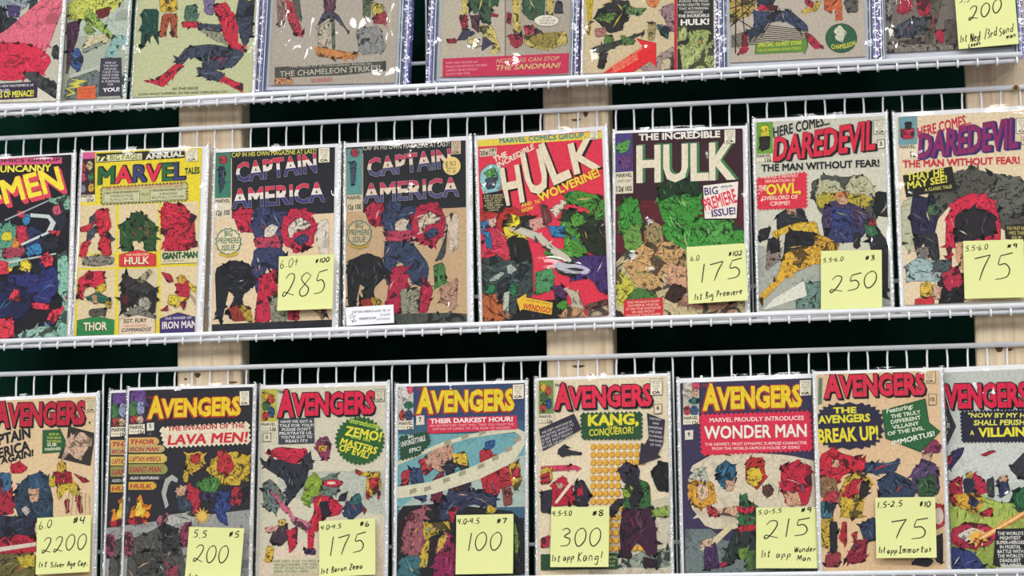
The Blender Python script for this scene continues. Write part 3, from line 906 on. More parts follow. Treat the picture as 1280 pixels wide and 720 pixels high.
c.part('caption_band'); c.f('#bd3050', '140,440 1096,398 1096,548 140,598', .0)
c.lines(['NOW THAT SOMEONE HAS', 'FINALLY SHOWN HOW THE HERO', 'CANNOT BE VICTORIOUS', 'DON\'T MISS THIS'], '#d99aa2', 165, 482, 475, 17, 28, -14, sh=.2, cen=False)
c.t('NOTHING CAN STOP', '#c7a57c', 540, 474, 1016, 452, 32, wt=.01, sh=.25); c.t('THE SANDMAN!', '#c7b07c', 540, 528, 1025, 508, 40, wt=.02, sh=.25)
c.art(); c.finish()

c = Comic(1, '731,-148 896,-153 892,86 731,93', 'bagged comic with a red arrow, between the clear hard cases on the top rack', G1, (3, 2, 4), 1, seed=16, dents=[(740, 80, .01, .0016), (728, 50, .01, .0012)])
c.crop(720, 0, 200 / 1200).base('#c4b28f')
c.p('#c4aa33', '70,-80 140,-80 105,260 95,250', 7)
c.p('#c4aa33', '245,-60 285,-60 262,85', 3)
c.p('#2c2c2b', '160,80 300,0 400,10 410,90 330,230 250,250 180,180 150,120', 14)
c.p('#5e7c3f', '160,110 290,95 290,150 160,160', 5)
c.p('#5b7a46', '360,40 410,60 540,60 480,110 380,110', 5)
c.p('#a9726b', '140,220 230,200 220,270 150,280', 4)
c.p('#58763c', '220,260 280,270 270,360 220,400 210,320', 5)
c.p('#3b3e35', '130,350 300,310 510,235 500,260 320,340 200,400 130,395', 9)
c.p('#55703f', '330,260 450,300 430,335 360,335', 4)
c.p('#33302c', '180,400 240,400 210,520 160,510', 4)
c.p('#d27a45', '520,-20 640,-20 590,60 540,40', 4)
c.p('#9b8c5c', '540,170 600,170 590,300 540,300', 4)
c.p('#39575a', '600,180 700,200 690,300 640,260', 5)
c.p('#96787d', '650,50 740,20 740,240 700,230 680,160 640,110', 9)
c.p('#a18b86', '500,520 620,420 740,340 740,540 510,545', 8)
c.p('#c3b291', '640,450 710,430 700,520 640,530', 2)
c.part('red_arrow'); c.p('#d22a2e', '180,565 500,350 450,290 600,325 600,500 555,460 400,560', 0, 0, ink=0)
c.lines(['A NEW KIND OF VILLAIN', 'AND INTRODUCING', 'SURPRISES GALORE'], '#e6a07c', 240, 520, 500, 22, 28, -150, sh=.2)
c.art(); c.f('#b3242c', '738,-80 758,-80 756,530 736,530')
c.part('side_panel'); c.f('#2b2b2a', '760,-80 1030,-80 1032,520 760,528')
c.lines(['ACROSS THE PAGES', 'MORE GREATER THAN', 'THAT ASTONISHING', 'POWERHOUSE'], '#cfccc2', 765, 20, 1000, 20, 28, -6)
c.t('THE INCREDIBLE', '#d6d2c8', 765, 132, 1000, 126, 22, wt=.03); c.t('HULK!', '#e0dcd2', 785, 190, 1000, 182, 44, wt=.04)
c.p('#a3ad6d', '770,210 830,190 830,300 770,310', 4)
c.p('#98a562', '850,230 1000,220 990,330 930,360 850,350', 12)
c.p('#a7b06f', '770,330 860,350 950,360 1030,300 1030,510 960,520 800,515', 20)
c.art(); c.finish()

c = Comic(1, '911,-152 1082,-159 1076,69 912,80', 'cased comic with black crossing lines and a round green emblem', G1, (17, 17, 75), 0, 'slab', seed=17, dents=[(905, 70, .008, .0018), (1090, 60, .008, .0018)])
c.crop(890, 0, 220 / 1280).base('#b3a898')
c.p('#b49b4c', '120,-60 330,-60 300,100 130,170', 6)
c.p('#c2a64a', '700,40 800,0 760,80 640,100', 4)
c.p('#33384b', '330,-40 480,-40 420,80 330,60', 6)
c.p('#b8304a', '330,35 480,40 470,80 340,75', 4)
c.p('#3b4661', '300,80 480,90 560,70 690,180 700,230 640,220 520,150 400,170 370,240 290,280 240,240 310,190', 24)
c.p('#ad2c45', '680,240 720,250 815,350 740,350 690,290', 6)
c.p('#ad2c45', '215,240 255,270 260,380 180,400 220,330', 5)
c.p('#ad2c45', '670,-20 740,20 730,60 680,30', 4)
c.p('#c2633c', '800,-60 940,-60 945,150 900,140 890,30 870,90 830,80', 9)
c.p('#5b574f', '960,0 1060,0 1060,90 980,90', 8)
for i in range(9):
    y = 200 + i * 16
    c.f('#26231f', [(140, y + 60 - i * 6), (400, y - 20), (700, y + 20 - i * 4), (700, y + 25 - i * 4), (400, y - 14), (140, y + 66 - i * 6)])
for a in ('120,-40 330,120 330,126 120,-32', '130,190 330,0 330,8 132,198', '170,-60 178,-60 176,390 166,390', '210,-40 216,-40 240,240 232,240', '130,100 340,230 336,236 128,108', '130,60 420,-40 420,-34 130,68', '300,300 480,40 486,44 306,306', '560,80 660,260 654,264 553,84', '500,60 360,270 352,270 492,60', '150,260 230,400 224,400 144,262'):
    c.f('#26231f', a)
c.part('caption_panel'); c.p('#5f8438', '320,315 690,285 695,340 670,395 660,378 312,395', 0, 0, ink=0)
c.t('SPECIAL GUEST STAR', '#c6c84a', 330, 343, 650, 322, 28, wt=.03, sh=.3); c.lines(['THE ASTONISHING HUMAN TORCH'], '#c6c84a', 330, 376, 650, 18, 20, -18, sh=.2)
c.part('round_emblem'); c.e('#2b5a3b', 940, 278, 112, 104, 0, wob=0, k=36, ink=0); c.p('#c9c9b0', '885,220 930,180 975,230 950,310 900,290', 4, ink=.4); c.t('CHAMELEON', '#c9c24a', 870, 355, 1045, 325, 34, wt=.03, arch=-.35)
c.art(); c.finish()

c = Comic(1, '1106,-159 1262,-166 1259,57 1104,68', 'cased comic with a murky brown cover behind the top yellow 200 note', G1, (8, 14, 75), 0, 'slab', seed=18, dents=[(1122, 14, (.004, .03), .0024), (1114, 52, (.006, .014), .0026), (1137, 14, (.004, .024), .0022)])
c.crop(1080, 0, 200 / 1200).base('#6f665e')
c.p('#8a8177', '140,-60 260,-60 200,140 140,180', 6)
c.p('#a82a40', '290,-60 380,-60 340,100 240,100', 6)
c.p('#b12c40', '400,0 500,0 490,110 420,120 400,60', 5)
c.p('#3e4350', '250,190 380,120 400,210 380,280 220,280', 12)
c.p('#485257', '390,140 470,130 470,260 390,260', 6)
c.p('#5e564c', '520,-60 600,-60 500,380 430,380 500,100', 10)
c.p('#a82a40', '530,230 600,220 600,320 550,320', 4)
c.p('#5a5249', '600,150 690,150 700,340 620,330', 7)
c.p('#4a443f', '190,320 430,280 430,330 180,350', 7)
c.p('#837a70', '150,340 430,330 700,340 700,390 150,400', 8)
c.finish()

# ---- middle rack
c = Comic(2, '-72,203 87.5,193.5 85,420 -74,428', 'comic with a yellow slanted block title on black, leftmost on the middle rack', G2, (3, 6, 3), 0, seed=21, dents=[(80, 230, .012, .0014), (30, 200, .012, .001), (84, 330, .01, .001)])
c.crop(0, 180, 130 / 720).base('#1d1c23')
c.f('#d5587c', '-420,100 428,92 428,135 -420,160')
c.p('#86b59c', '340,390 480,340 480,470 340,400', 3)
c.p('#2b2c3c', '360,440 430,400 470,520 400,640 350,580', 8)
c.e('#c9586c', 392, 455, 28, 36, 4)
c.p('#2d3a64', '200,560 340,640 300,730 180,720', 6)
c.p('#5f9c80', '-300,560 110,545 110,720 -300,740', 5)
c.e('#e0cf3c', 50, 640, 34, 34, 3)
c.p('#c9394d', '110,570 180,560 200,640 130,720', 5)
c.p('#3d86b4', '150,500 200,480 210,540 170,570', 3)
c.p('#c9394d', '120,460 180,470 160,510 120,500', 3)
c.f('#c2cbc5', '210,480 340,490 388,545 360,610 150,705 145,690 320,610 350,545 330,515 210,505')
c.f('#9ea5a8', '30,525 330,390 330,400 40,532')
c.p('#d23c4a', '330,600 420,600 410,630 340,615', 2)
c.p('#d8853c', '100,650 140,690 120,740 80,720', 3)
c.part('banner'); c.t('MARVEL COMICS GROUP', '#3a2430', -330, 134, 415, 120, 24, wt=.02)
c.part('title_lettering'); c.t('THE UNCANNY', '#e8dc4a', -150, 200, 356, 186, 46, wt=.035)
c.t('X-MEN', '#efdc3f', -205, 472, 445, 310, 170, wt=.03, drop='#d6465a', dx=22, dy=26, ol='#d6465a', ow=.008, sh=-.12)
c.art(); c.crop(0, 300, 130 / 720)
c.p('#8cbfa9', '400,110 470,60 480,680 380,690 440,420 400,330', 14)
c.p('#7fae98', '-300,60 130,70 130,190 -300,220', 6)
c.p('#3d86b4', '180,50 270,20 300,90 190,110', 5)
c.p('#a64458', '20,60 170,50 180,110 20,130', 6)
c.p('#2a2c36', '270,-20 420,-20 400,70 300,60', 5)
c.f('#b9c4bd', '50,150 390,90 390,100 50,165')
c.p('#e3cc3c', '140,150 200,130 225,190 200,230 140,200', 4)
c.p('#e3cc3c', '-200,190 90,185 80,220 -200,250', 4)
c.p('#30346f', '60,240 210,240 260,170 390,190 405,330 350,440 230,445 190,330 50,300', 26)
c.p('#23284f', '-300,300 60,280 230,400 220,465 120,560 -300,560', 26)
c.p('#22232e', '215,190 260,160 300,200 270,240 225,235', 3)
c.p('#dc3d50', '280,130 320,85 370,120 365,180 320,180', 4)
c.p('#dc3d50', '220,430 345,445 340,485 225,475', 3)
c.p('#dc3d50', '-40,140 50,150 60,230 10,240 -40,220', 4)
c.p('#dc3d50', '-260,560 100,540 95,680 -260,690', 10)
c.p('#dc3d50', '350,490 455,460 380,580 330,540', 5)
c.p('#dc3d50', '90,350 130,340 150,430 60,410', 4)
c.p('#30346f', '290,590 350,560 370,620 300,650', 4)
c.p('#9bbfb0', '130,650 270,600 380,600 370,690 110,690', 8)
c.finish()

c = Comic(2, '99.4,190.6 247.5,185 248.6,415.8 96.8,419.6', 'comic with a yellow border and six small picture panels', G2, (3, 10, 2), 0, seed=22, dents=[(170, 197, .012, .0012), (248, 240, .010, .0014), (250, 380, .01, .0014)])
c.crop(0, 170, 260 / 693).base('#e0cb35')
for q in ('265,232 386,228 386,390 260,392', '396,228 530,224 528,384 394,388', '538,222 660,218 662,380 536,384', '260,398 384,396 384,438 260,440', '260,446 384,444 384,640 258,640', '538,384 662,380 662,424 536,428', '536,436 662,432 662,610 536,614'):
    c.f('#d9c49b', q)
c.f('#cfc0a0', '394,444 528,440 528,612 394,612')
c.crop(80, 180, 190 / 1052)
c.part('corner_box'); c.f('#d85a92', '112,60 215,56 215,104 112,108'); c.f('#3a2733', '112,104 215,100 215,350 110,354')
for i, (col, x, y) in enumerate((('#b33a46', 135, 160), ('#cdb98a', 178, 150), ('#b8446e', 132, 230), ('#4d6e4a', 186, 228), ('#8a7f8f', 130, 310), ('#c8a23c', 188, 305))): c.e(col, x, y, 20, 30, 3)
c.f('#ddd2ba', '110,354 215,350 215,400 110,404'); c.t('MARVEL', '#2c2622', 116, 372, 200, 368, 16, wt=.03); c.t('25¢', '#2c2622', 158, 400, 205, 396, 22, wt=.03)
c.part('heading_band'); c.f('#2c2a1f', '224,66 836,38 836,96 224,130'); c.f('#d8d6a0', '228,80 540,64 540,108 228,124'); c.t('72', '#22261f', 234, 118, 302, 114, 40, wt=.05); c.t('BIG PAGES', '#2f3a2c', 318, 114, 535, 104, 38, wt=.0); c.t('ANNUAL', '#d9d4c0', 562, 106, 830, 84, 36, wt=.05)
c.part('title_lettering')
c.t('MARVEL', '#2f5a36', 232, 280, 838, 246, 120, wt=.035, ol='#22271f', ow=.012, drop='#22271f', dx=9, dy=-7, cols=[(0, '#2f6138'), (.23, '#d8304a'), (.405, '#40416e'), (.565, '#d8304a'), (.725, '#35663e'), (.87, '#40416e')])
c.t('TALES', '#2c4a30', 836, 210, 940, 202, 44, wt=.04)
c.part('caption_panel'); c.rag('#4a5136', '262,306 850,268 852,388 262,416', d=12); c.rag('#b9b887', '268,310 846,274 846,384 268,410', d=9)
c.t("THE YEAR'S GREATEST COLLECTOR'S ITEM ISSUE!", '#b8343c', 282, 322, 826, 296, 28, wt=.0)
for q in ('276,340 526,326 526,400 276,408', '596,322 846,306 846,384 596,394'): c.f('#3d4a3a', q)
for q in ('279,343 523,329 523,397 279,405', '599,325 843,309 843,381 599,391'): c.f('#c5c39a', q)
c.lines(['ALL THE STORIES OF', 'STRANGE TALES', 'IN FULL COLOR'], '#3c463a', 290, 348, 512, 16, 24, -10, wt=.01); c.lines(['PLUS MORE OF', 'ORIGINS', 'IN FULL COLOR'], '#3c463a', 610, 332, 832, 16, 24, -10, wt=.01); c.t('PLUS', '#3c463a', 540, 358, 586, 356, 16)
c.stamp(846, 42, 926, 122, -6)
c.art()
c.p('#3d4450', '180,520 220,470 330,640 360,660 300,690 230,600 150,720 160,640', 7)
c.p('#c9303f', '215,460 300,450 330,560 290,640 230,610', 9)
c.p('#c9303f', '110,580 190,550 180,600 120,610', 3)
c.p('#c9303f', '120,690 180,660 150,790 105,780', 4)
c.p('#c9303f', '250,650 320,640 330,770 280,775 240,720', 5)
c.p('#31552f', '390,560 470,500 560,500 640,560 635,700 560,660 480,670 390,690', 22)
c.p('#2b4a2b', '460,480 550,470 555,560 500,590 465,560', 5)
c.p('#31552f', '390,670 470,660 480,740 400,740', 5); c.p('#31552f', '550,660 640,670 630,740 560,740', 5)
c.p('#c42c42', '700,410 830,420 900,520 910,690 860,640 870,740 700,740 700,620 670,560 680,480', 30)
c.p('#5a1f33', '670,580 720,600 700,640 670,610', 2); c.p('#3f2233', '880,480 920,500 900,540 870,520', 2)
c.crop(80, 300, 190 / 1052)
c.p('#8b8878', '130,130 220,105 350,120 340,160 230,180 130,170', 10)
c.p('#c42c42', '690,0 920,0 930,50 690,60', 10)
c.p('#d2314a', '100,270 180,220 280,215 280,310 210,330 150,310 130,410 90,400 100,330', 14)
c.p('#c8ac3c', '215,330 290,290 290,340 230,390', 3); c.p('#2f5f4c', '150,400 230,360 330,410 290,440 200,430', 5); c.p('#b59a3c', '290,420 330,430 325,480 290,450', 2)
c.p('#5a544c', '180,480 290,470 290,520 180,530', 4); c.p('#b48a6a', '190,380 230,380 230,440 205,440', 2)
c.p('#3a3834', '430,220 470,270 560,280 640,340 640,430 500,400 440,460 420,330 390,310', 16)
c.p('#2b2b29', '390,360 500,350 640,400 630,520 470,430 400,520', 12); c.p('#b9ab8b', '500,280 590,200 610,220 550,300', 3); c.p('#a8a594', '520,400 590,390 600,470 520,520', 4); c.p('#5c2630', '400,390 450,380 440,450 410,450', 2); c.p('#7f7b70', '400,520 520,450 640,530 600,540', 4)
c.p('#b82c40', '780,300 870,280 870,390 840,420 780,370', 7); c.p('#b82c40', '670,220 740,240 760,290 720,290', 4); c.e('#c8963c', 815, 275, 28, 30, 3); c.p('#d8c03c', '730,380 800,390 840,410 790,460 750,450 720,440', 5); c.p('#9c2a3a', '670,490 720,450 720,490', 2); c.p('#9c2a3a', '800,430 850,430 830,490', 2); c.p('#d8c03c', '860,290 920,330 910,370 870,320', 3)
for i in range(5): c.f('#8a7d60', [(860 + i * 12, 360 + i * 20), (930, 420 + i * 16), (930, 423 + i * 16), (858 + i * 12, 364 + i * 20)])
for nm, q in (('#d33a3e', '386,106 510,70 636,102 636,180 384,184'), ('#2f7d46', '94,560 230,530 350,556 348,662 90,668'), ('#d8c3a8', '384,552 510,520 632,548 632,656 382,660'), ('#41346a', '664,546 790,504 925,540 922,648 664,654')):
    c.part('caption_panel'); c.f('#3a3324', [(x + (2 if x > 500 else -2), y - 3) for x, y in pts(q)]); c.f(nm, q)
    if nm == '#d33a3e': c.t('THE INCREDIBLE', '#e6c6a0', 430, 112, 590, 106, 16); c.t('HULK', '#e4d6b8', 418, 170, 592, 164, 50, wt=.03, drop='#7a1c24', dx=-5, dy=4)
    if nm == '#2f7d46': c.t('THOR', '#ded0b4', 135, 628, 300, 622, 56, wt=.035, drop='#1c3f26', dx=-5, dy=4)
    if nm == '#d8c3a8': c.t('SGT. FURY', '#2c2a2a', 412, 576, 578, 570, 28, wt=.03, sh=.2); c.t('AND HIS HOWLING', '#c04038', 420, 606, 570, 600, 18, wt=.01); c.t('COMMANDOS', '#3a2f4a', 400, 638, 606, 630, 26, wt=.03, sh=.2)
    if nm == '#41346a': c.t('THE POWER OF', '#cfc4cc', 700, 554, 886, 546, 18, sh=.2); c.t('IRON MAN', '#e2d8d0', 680, 616, 918, 606, 50, wt=.03)
c.part('caption_panel'); c.f('#d4c9a0', '672,84 934,74 934,158 672,166'); c.t('GIANT-MAN', '#2d5f3c', 680, 132, 924, 120, 44, wt=.035, drop='#1d3a26', dx=4, dy=4); c.lines(['AND THE WONDERFUL WASP'], '#3d4a3a', 690, 154, 830, 12, 14, -4)
c.art(); c.finish()

def stripes_cover(c, body, red, blue, pale, dark, teal):
    """the two copies of one cover: striped title over a dark block, massed figures' colours below"""
    c.base(body)
    c.f(dark, '106,0 470,0 470,282 106,302')
    c.f(dark, '30,0 110,0 106,100 30,110')
    c.p(pale, '380,320 430,300 430,420 400,430', 3, ink=.4)
    c.p(red, '110,290 150,255 175,275 170,320 190,350 130,345', 8)
    c.p(blue, '180,290 300,275 280,340 270,400 190,380 170,330', 22)
    c.p(pale, '215,335 240,320 262,330 250,350 262,375 235,362 215,372', 0)
    c.p(blue, '190,260 225,250 240,285 215,300 190,290', 5)
    c.p('#b8425a', '180,365 270,362 265,400 185,400', 6)
    c.p(blue, '180,400 270,400 330,480 320,560 270,540 230,450 190,560 175,480', 24)
    c.e(red, 328, 340, 58, 72, 14, wob=.09); c.p(pale, '292,330 330,296 372,320 350,338 318,342 300,372', 5); c.p(blue, '310,372 350,352 366,368 336,392', 4)
    c.p(dark, '110,440 170,455 180,520 140,560 150,620 100,640 90,610 120,560 60,520 55,470', 28)
    c.p(dark, '50,470 90,450 100,520 70,660 55,620', 10)
    c.p(red, '200,490 250,480 260,560 240,640 180,650', 16)
    c.p('#96372e', '100,600 130,590 170,640 110,645', 5); c.p('#b99a3c', '130,590 165,595 180,650 150,640', 4)
    c.p(red, '310,520 345,560 325,640 290,640', 8)
    c.p('#4b7a43', '345,480 380,470 390,540 350,560', 7); c.p('#8f8f78', '230,560 300,560 290,650 240,660', 9); c.p('#b58c74', '370,560 430,520 420,640 370,600', 8)

def stripes_title(c, x0, x1, c1, c2, c3):
    c.part('title_lettering')
    b = ([c3, c2, c1], [.36, .68])
    c.t('CAPTAIN', c2, x0 + 14, 180, x1 - 26, 146, 64, wt=.03, ol='#c9b9a8', ow=.008, drop='#141417', dx=-3, dy=3, bands=b)
    c.t('AMERICA', c2, x0, 268, x1, 244, 66, wt=.03, ol='#c9b9a8', ow=.008, drop='#141417', dx=-3, dy=3, bands=b)

c = Comic(2, '267.6,190.8 417.6,184.2 416,410.5 265.8,415.9', 'comic with a striped title, behind the yellow 285 note', G2, (3, 8, 5), 0, seed=23, dents=[(300, 190, .014, .001), (421, 250, .01, .0012), (270, 300, .008, .001)])
c.crop(250, 160, 180 / 480); stripes_cover(c, '#dcc4a0', '#bf2d47', '#3b4163', '#d9cdbd', '#24262c', '#3f6f62')
c.f('#2a2d33', '40,655 450,638 450,690 40,690', .6)
c.part('corner_box'); c.f('#3f7a63', '50,85 104,83 103,232 50,235'); c.e('#b23a48', 78, 106, 14, 14, 0, wob=0); c.p('#33404f', '60,130 85,128 80,200 65,215', 4); c.f('#d8cdb4', '50,235 103,232 103,300 50,303'); c.t('MARVEL', '#2a2622', 52, 250, 100, 248, 12, wt=.03); c.t('12¢ 100', '#2a2622', 54, 292, 100, 290, 18, wt=.03)
stripes_title(c, 108, 416, '#c43a52', '#e2d8cc', '#3c3d70')
c.part('heading_lettering'); c.t('CAP IN HIS OWN MAGAZINE AT LAST!', '#d8d05a', 106, 98, 388, 84, 16, wt=.01)
c.stamp(396, 68, 432, 116, -2, extra=1)
c.part('round_seal'); c.burst('#3f7a6a', 95, 379, 45, 47, 16, .9); c.burst('#dccca6', 95, 379, 40, 42, 16, .93); c.lines(['BIG', 'PREMIERE', 'ISSUE'], '#2f6a5a', 60, 362, 130, 20, 24, -2, wt=.02); c.f('#c9a83c', '62,415 95,424 128,412 126,424 95,432 64,424')
c.art(); c.finish()

c = Comic(2, '431.6,184.4 581.6,175.4 584.2,401.4 432.7,408.8', 'worn comic with striped title, a round price sticker and a white price label', G2, (3, 8, 6), 0, seed=24, dents=[(508, 200, (.022, .018), .0032), (505, 246, (.018, .014), .0026), (590, 250, .01, .0012), (560, 390, .009, .0014)])
c.crop(415, 155, 185 / 503); stripes_cover(c, '#bd9f7a', '#b02c48', '#39445f', '#cfbda6', '#25272a', '#4d7a74')
c.p('#4b5148', '45,650 460,640 460,680 45,690', 8)
c.p('#46484a', '395,330 385,450 350,470 380,400', 5)
c.part('corner_box'); c.f('#5d8f8a', '50,85 104,83 103,240 50,242'); c.e('#a8404c', 78, 98, 14, 14, 0, wob=0); c.p('#41505c', '60,130 85,128 80,200 65,215', 4); c.f('#c9bb9c', '50,242 103,240 103,298 50,300'); c.t('MARVEL', '#2a2622', 52, 258, 100, 255, 12, wt=.03); c.t('12¢ 100', '#2a2622', 54, 292, 100, 289, 18, wt=.03)
stripes_title(c, 108, 432, '#b53f5c', '#d9c4ae', '#4a4c72')
c.part('heading_lettering'); c.t('CAP IN HIS OWN MAGAZINE AT LAST!', '#cfc9b4', 106, 90, 400, 76, 17, wt=.01)
c.stamp(406, 60, 438, 104, -2, '#c9b294')
c.part('round_seal'); c.burst('#4d7466', 93, 372, 45, 47, 16, .9); c.burst('#c4aa84', 93, 372, 40, 42, 16, .93); c.lines(['BIG', 'PREMIERE', 'ISSUE'], '#3d6a5a', 58, 355, 128, 20, 24, -2, wt=.02); c.f('#b0903c', '60,408 93,418 126,406 124,418 93,426 62,418')
c.art(); c.finish(); CAPB = c

c = Comic(2, '598.9,175.8 752,162 761.4,394.6 601.9,403.2', 'red comic with a big slanted cream title before the middle post', G2, (4, 7, 6), 0, seed=25, dents=[(682, 342, (.022, .012), .0030), (722, 350, (.020, .011), .0030), (700, 362, (.022, .010), .0026), (612, 228, (.006, .014), .0018)])
c.crop(590, 160, 180 / 997).base('#d5354a')
c.f('#ddc84a', '40,82 925,22 930,70 40,130')
c.p('#8bbdbd', '60,300 120,250 200,260 215,360 180,440 100,450 55,380', 5, ink=.3)
c.p('#4f8f4a', '80,310 150,270 180,320 120,350', 5); c.p('#3f4a55', '90,350 180,340 150,420 100,420', 4)
c.p('#b3342f', '40,560 220,520 420,600 380,740 60,740', 6)
c.p('#d8b0a0', '90,640 170,620 160,680 110,700', 4); c.p('#33709a', '60,650 110,640 130,740 70,740', 6)
c.p('#292a20', '215,640 400,600 420,740 220,740', 8); c.e('#e0cf35', 292, 645, 40, 44, 5)
c.p('#d49a8c', '390,640 500,610 520,680 420,710', 7); c.p('#6b3a3a', '470,540 520,530 560,640 500,680', 5)
c.p('#d6cdb4', '540,560 640,500 660,520 580,620', 3)
c.p('#2b3a26', '620,580 700,560 780,600 900,600 930,720 620,740', 14)
c.p('#4c8a32', '640,470 720,430 880,470 920,500 930,620 860,640 800,560 740,540 650,510', 24)
c.p('#5b9a3a', '680,600 760,590 780,660 700,690', 8)
c.p('#dcc8a8', '900,660 935,640 940,740 915,720', 2)
c.p('#4f9033', '620,640 680,660 690,740 600,740', 6)
c.part('banner'); c.t('MARVEL COMICS GROUP.', '#2f7f86', 190, 106, 785, 66, 36, wt=.03)
c.part('title_lettering'); c.t('THE', '#e3d4bc', 158, 238, 250, 196, 40, wt=.035, sh=.1); c.t('INCREDIBLE', '#e3d4bc', 180, 280, 440, 138, 38, wt=.03, sh=.2)
c.t('H', '#dfcfb2', 228, 532, 372, 500, 262, wt=.03, drop='#26181a', dx=14, dy=10, sh=.05)
c.t('U', '#dfcfb2', 392, 462, 548, 420, 300, wt=.03, drop='#26181a', dx=14, dy=10, sh=.05)
c.t('L', '#dfcfb2', 562, 388, 690, 330, 300, wt=.03, drop='#26181a', dx=14, dy=10, sh=.05)
c.t('K', '#dfcfb2', 706, 318, 892, 262, 216, wt=.03, drop='#26181a', dx=14, dy=10, sh=.05)
c.t('AND', '#dcbf3c', 345, 550, 418, 528, 26, wt=.03); c.t('NOW', '#dcbf3c', 348, 586, 428, 562, 26, wt=.03); c.t('THE', '#dcbf3c', 440, 526, 470, 516, 24, wt=.02)
c.t('WOLVERINE!', '#e4c83a', 472, 512, 890, 330, 60, wt=.035, ol='#8a2430', ow=.01)
c.part('price_box'); c.f('#cfc4a8', '54,146 118,142 118,196 54,200'); c.t('25¢', '#2b2420', 58, 190, 114, 184, 30, wt=.03); c.f('#cfc4a8', '122,140 170,136 172,190 122,194'); c.t('181', '#2b2420', 128, 166, 166, 162, 24, wt=.03); c.lines(['NOV', '02457'], '#4a4038', 126, 178, 168, 8, 10)
c.stamp(818, 20, 872, 82, -4)
c.part('caption_panel'); c.f('#26201f', '70,460 215,430 240,540 190,590 80,575'); c.lines(['HE\'S HERE!', 'THE WORLD\'S', 'FIRST AND', 'GREATEST', 'SUPER HERO', 'FROM UP', 'NORTH'], '#c7b98a', 78, 478, 222, 13, 17, -8)
c.art(); c.crop(590, 280, 180 / 997)
c.p('#3d4a48', '60,250 230,200 420,240 420,500 260,680 60,680', 30)
c.p('#c73c52', '80,30 180,20 290,160 240,250 130,190 70,240', 14); c.p('#2f6b93', '80,50 130,60 140,170 100,160', 5)
c.p('#dccb38', '215,20 300,20 380,100 370,140 280,140 230,80', 9); c.p('#dccb38', '270,190 350,155 385,210 330,255 280,235', 7)
c.p('#23241d', '250,90 380,100 420,240 340,260 270,250 260,180', 4)
c.p('#4f9033', '490,200 560,160 640,190 640,60 760,40 740,120 810,130 780,220 700,240 560,250', 26)
c.p('#29301f', '740,20 940,20 940,200 860,220 800,190 760,110', 12)
c.p('#3a7fb0', '520,10 640,20 640,90 560,90', 9)
c.p('#c4bba8', '240,30 340,20 480,70 560,150 700,240 740,300 690,290 560,210 460,120 330,70', 5, ink=.2)
c.p('#45306b', '640,310 760,220 940,220 940,480 880,470 820,360 700,400', 26)
c.p('#2c2b36', '560,280 660,260 740,330 700,370 600,340', 6)
c.p('#4f8f5c', '440,340 560,300 570,440 440,500', 10); c.p('#57365f', '560,430 640,430 660,530 580,540', 8)
c.p('#1f1f22', '400,540 640,520 640,660 260,680 320,600', 10)
c.p('#a9b0a6', '100,400 200,330 230,340 180,390', 3); c.p('#a9b0a6', '240,290 320,270 320,320 250,350', 3); c.p('#2c2d33', '170,420 250,360 260,500 200,540', 7)
c.p('#2f7a4f', '90,430 160,420 150,480 90,480', 3); c.p('#2f7a4f', '260,420 320,420 300,500 250,480', 4)
c.p('#b4643a', '66,490 150,490 240,600 220,670 66,670', 14)
c.p('#b7bcae', '220,480 260,470 250,640 215,600', 4)
c.p('#b7ad96', '640,440 730,470 780,600 640,640 700,540', 4, ink=.2); c.p('#c4976e', '600,650 660,570 760,590 800,650', 6)
c.p('#6e4a40', '780,560 940,520 940,560 800,600', 5); c.p('#b3a084', '800,610 950,560 950,620 830,650', 5); c.p('#4f9033', '580,560 650,520 670,580 610,600', 4)
c.part('yellow_arrow'); c.f('#26201f', '306,520 384,474 378,506 564,542 556,634 350,596 330,612'); c.f('#e0b53a', '310,524 378,482 374,510 560,546 552,630 350,590 334,604'); c.t('WENDIGO!', '#b5332f', 350, 588, 548, 620, 40, wt=.035); c.lines(['AND THE MOST AWESOME'], '#8a3a22', 370, 532, 545, 12, 14, 30)
c.art(); c.finish()

c = Comic(2, '768.1,167 926.7,160.6 933,391.9 770.7,396.7', 'comic with a cream block title over green, behind the note marked 102', G2, (3, 6, 4), 0, seed=26, dents=[(790, 332, .012, .0022), (815, 345, .010, .002), (812, 285, .008, .0015), (936, 250, .01, .0012)])
c.crop(755, 140, 190 / 507).base('#3a1f27')
c.f('#5e1f2b', '30,300 480,280 480,460 30,470', .3)
c.p('#c9b88e', '40,470 300,430 480,600 480,690 40,690', 14)
c.p('#3f8a34', '50,300 110,290 130,370 110,420 50,410', 18)
c.p('#44953a', '190,380 330,350 400,340 470,400 480,470 300,470 210,430', 36)
c.p('#3f8c35', '180,250 240,215 310,230 325,310 300,380 250,405 200,370 180,310', 34)
c.p('#1f3a20', '178,250 240,213 318,228 318,280 250,270 185,300', 14)
c.p('#54a048', '380,370 420,360 440,400 400,440 330,430', 10)
c.p('#6f9a48', '60,400 120,370 130,470 80,490', 12); c.p('#a08a60', '130,370 190,370 200,440 140,440', 12)
c.p('#c9a06a', '110,450 220,430 270,470 260,530 200,520 180,600 110,580 70,520', 26)
c.p('#d2a07e', '210,500 280,520 280,600 220,610', 9); c.p('#4d7a3c', '90,580 170,600 180,625 70,630', 6)
c.p('#c8c04a', '45,520 110,580 60,640 45,640', 6); c.p('#b68a72', '220,600 300,620 440,640 430,680 250,640', 12); c.p('#3c2a24', '230,570 280,590 240,640 200,620', 5)
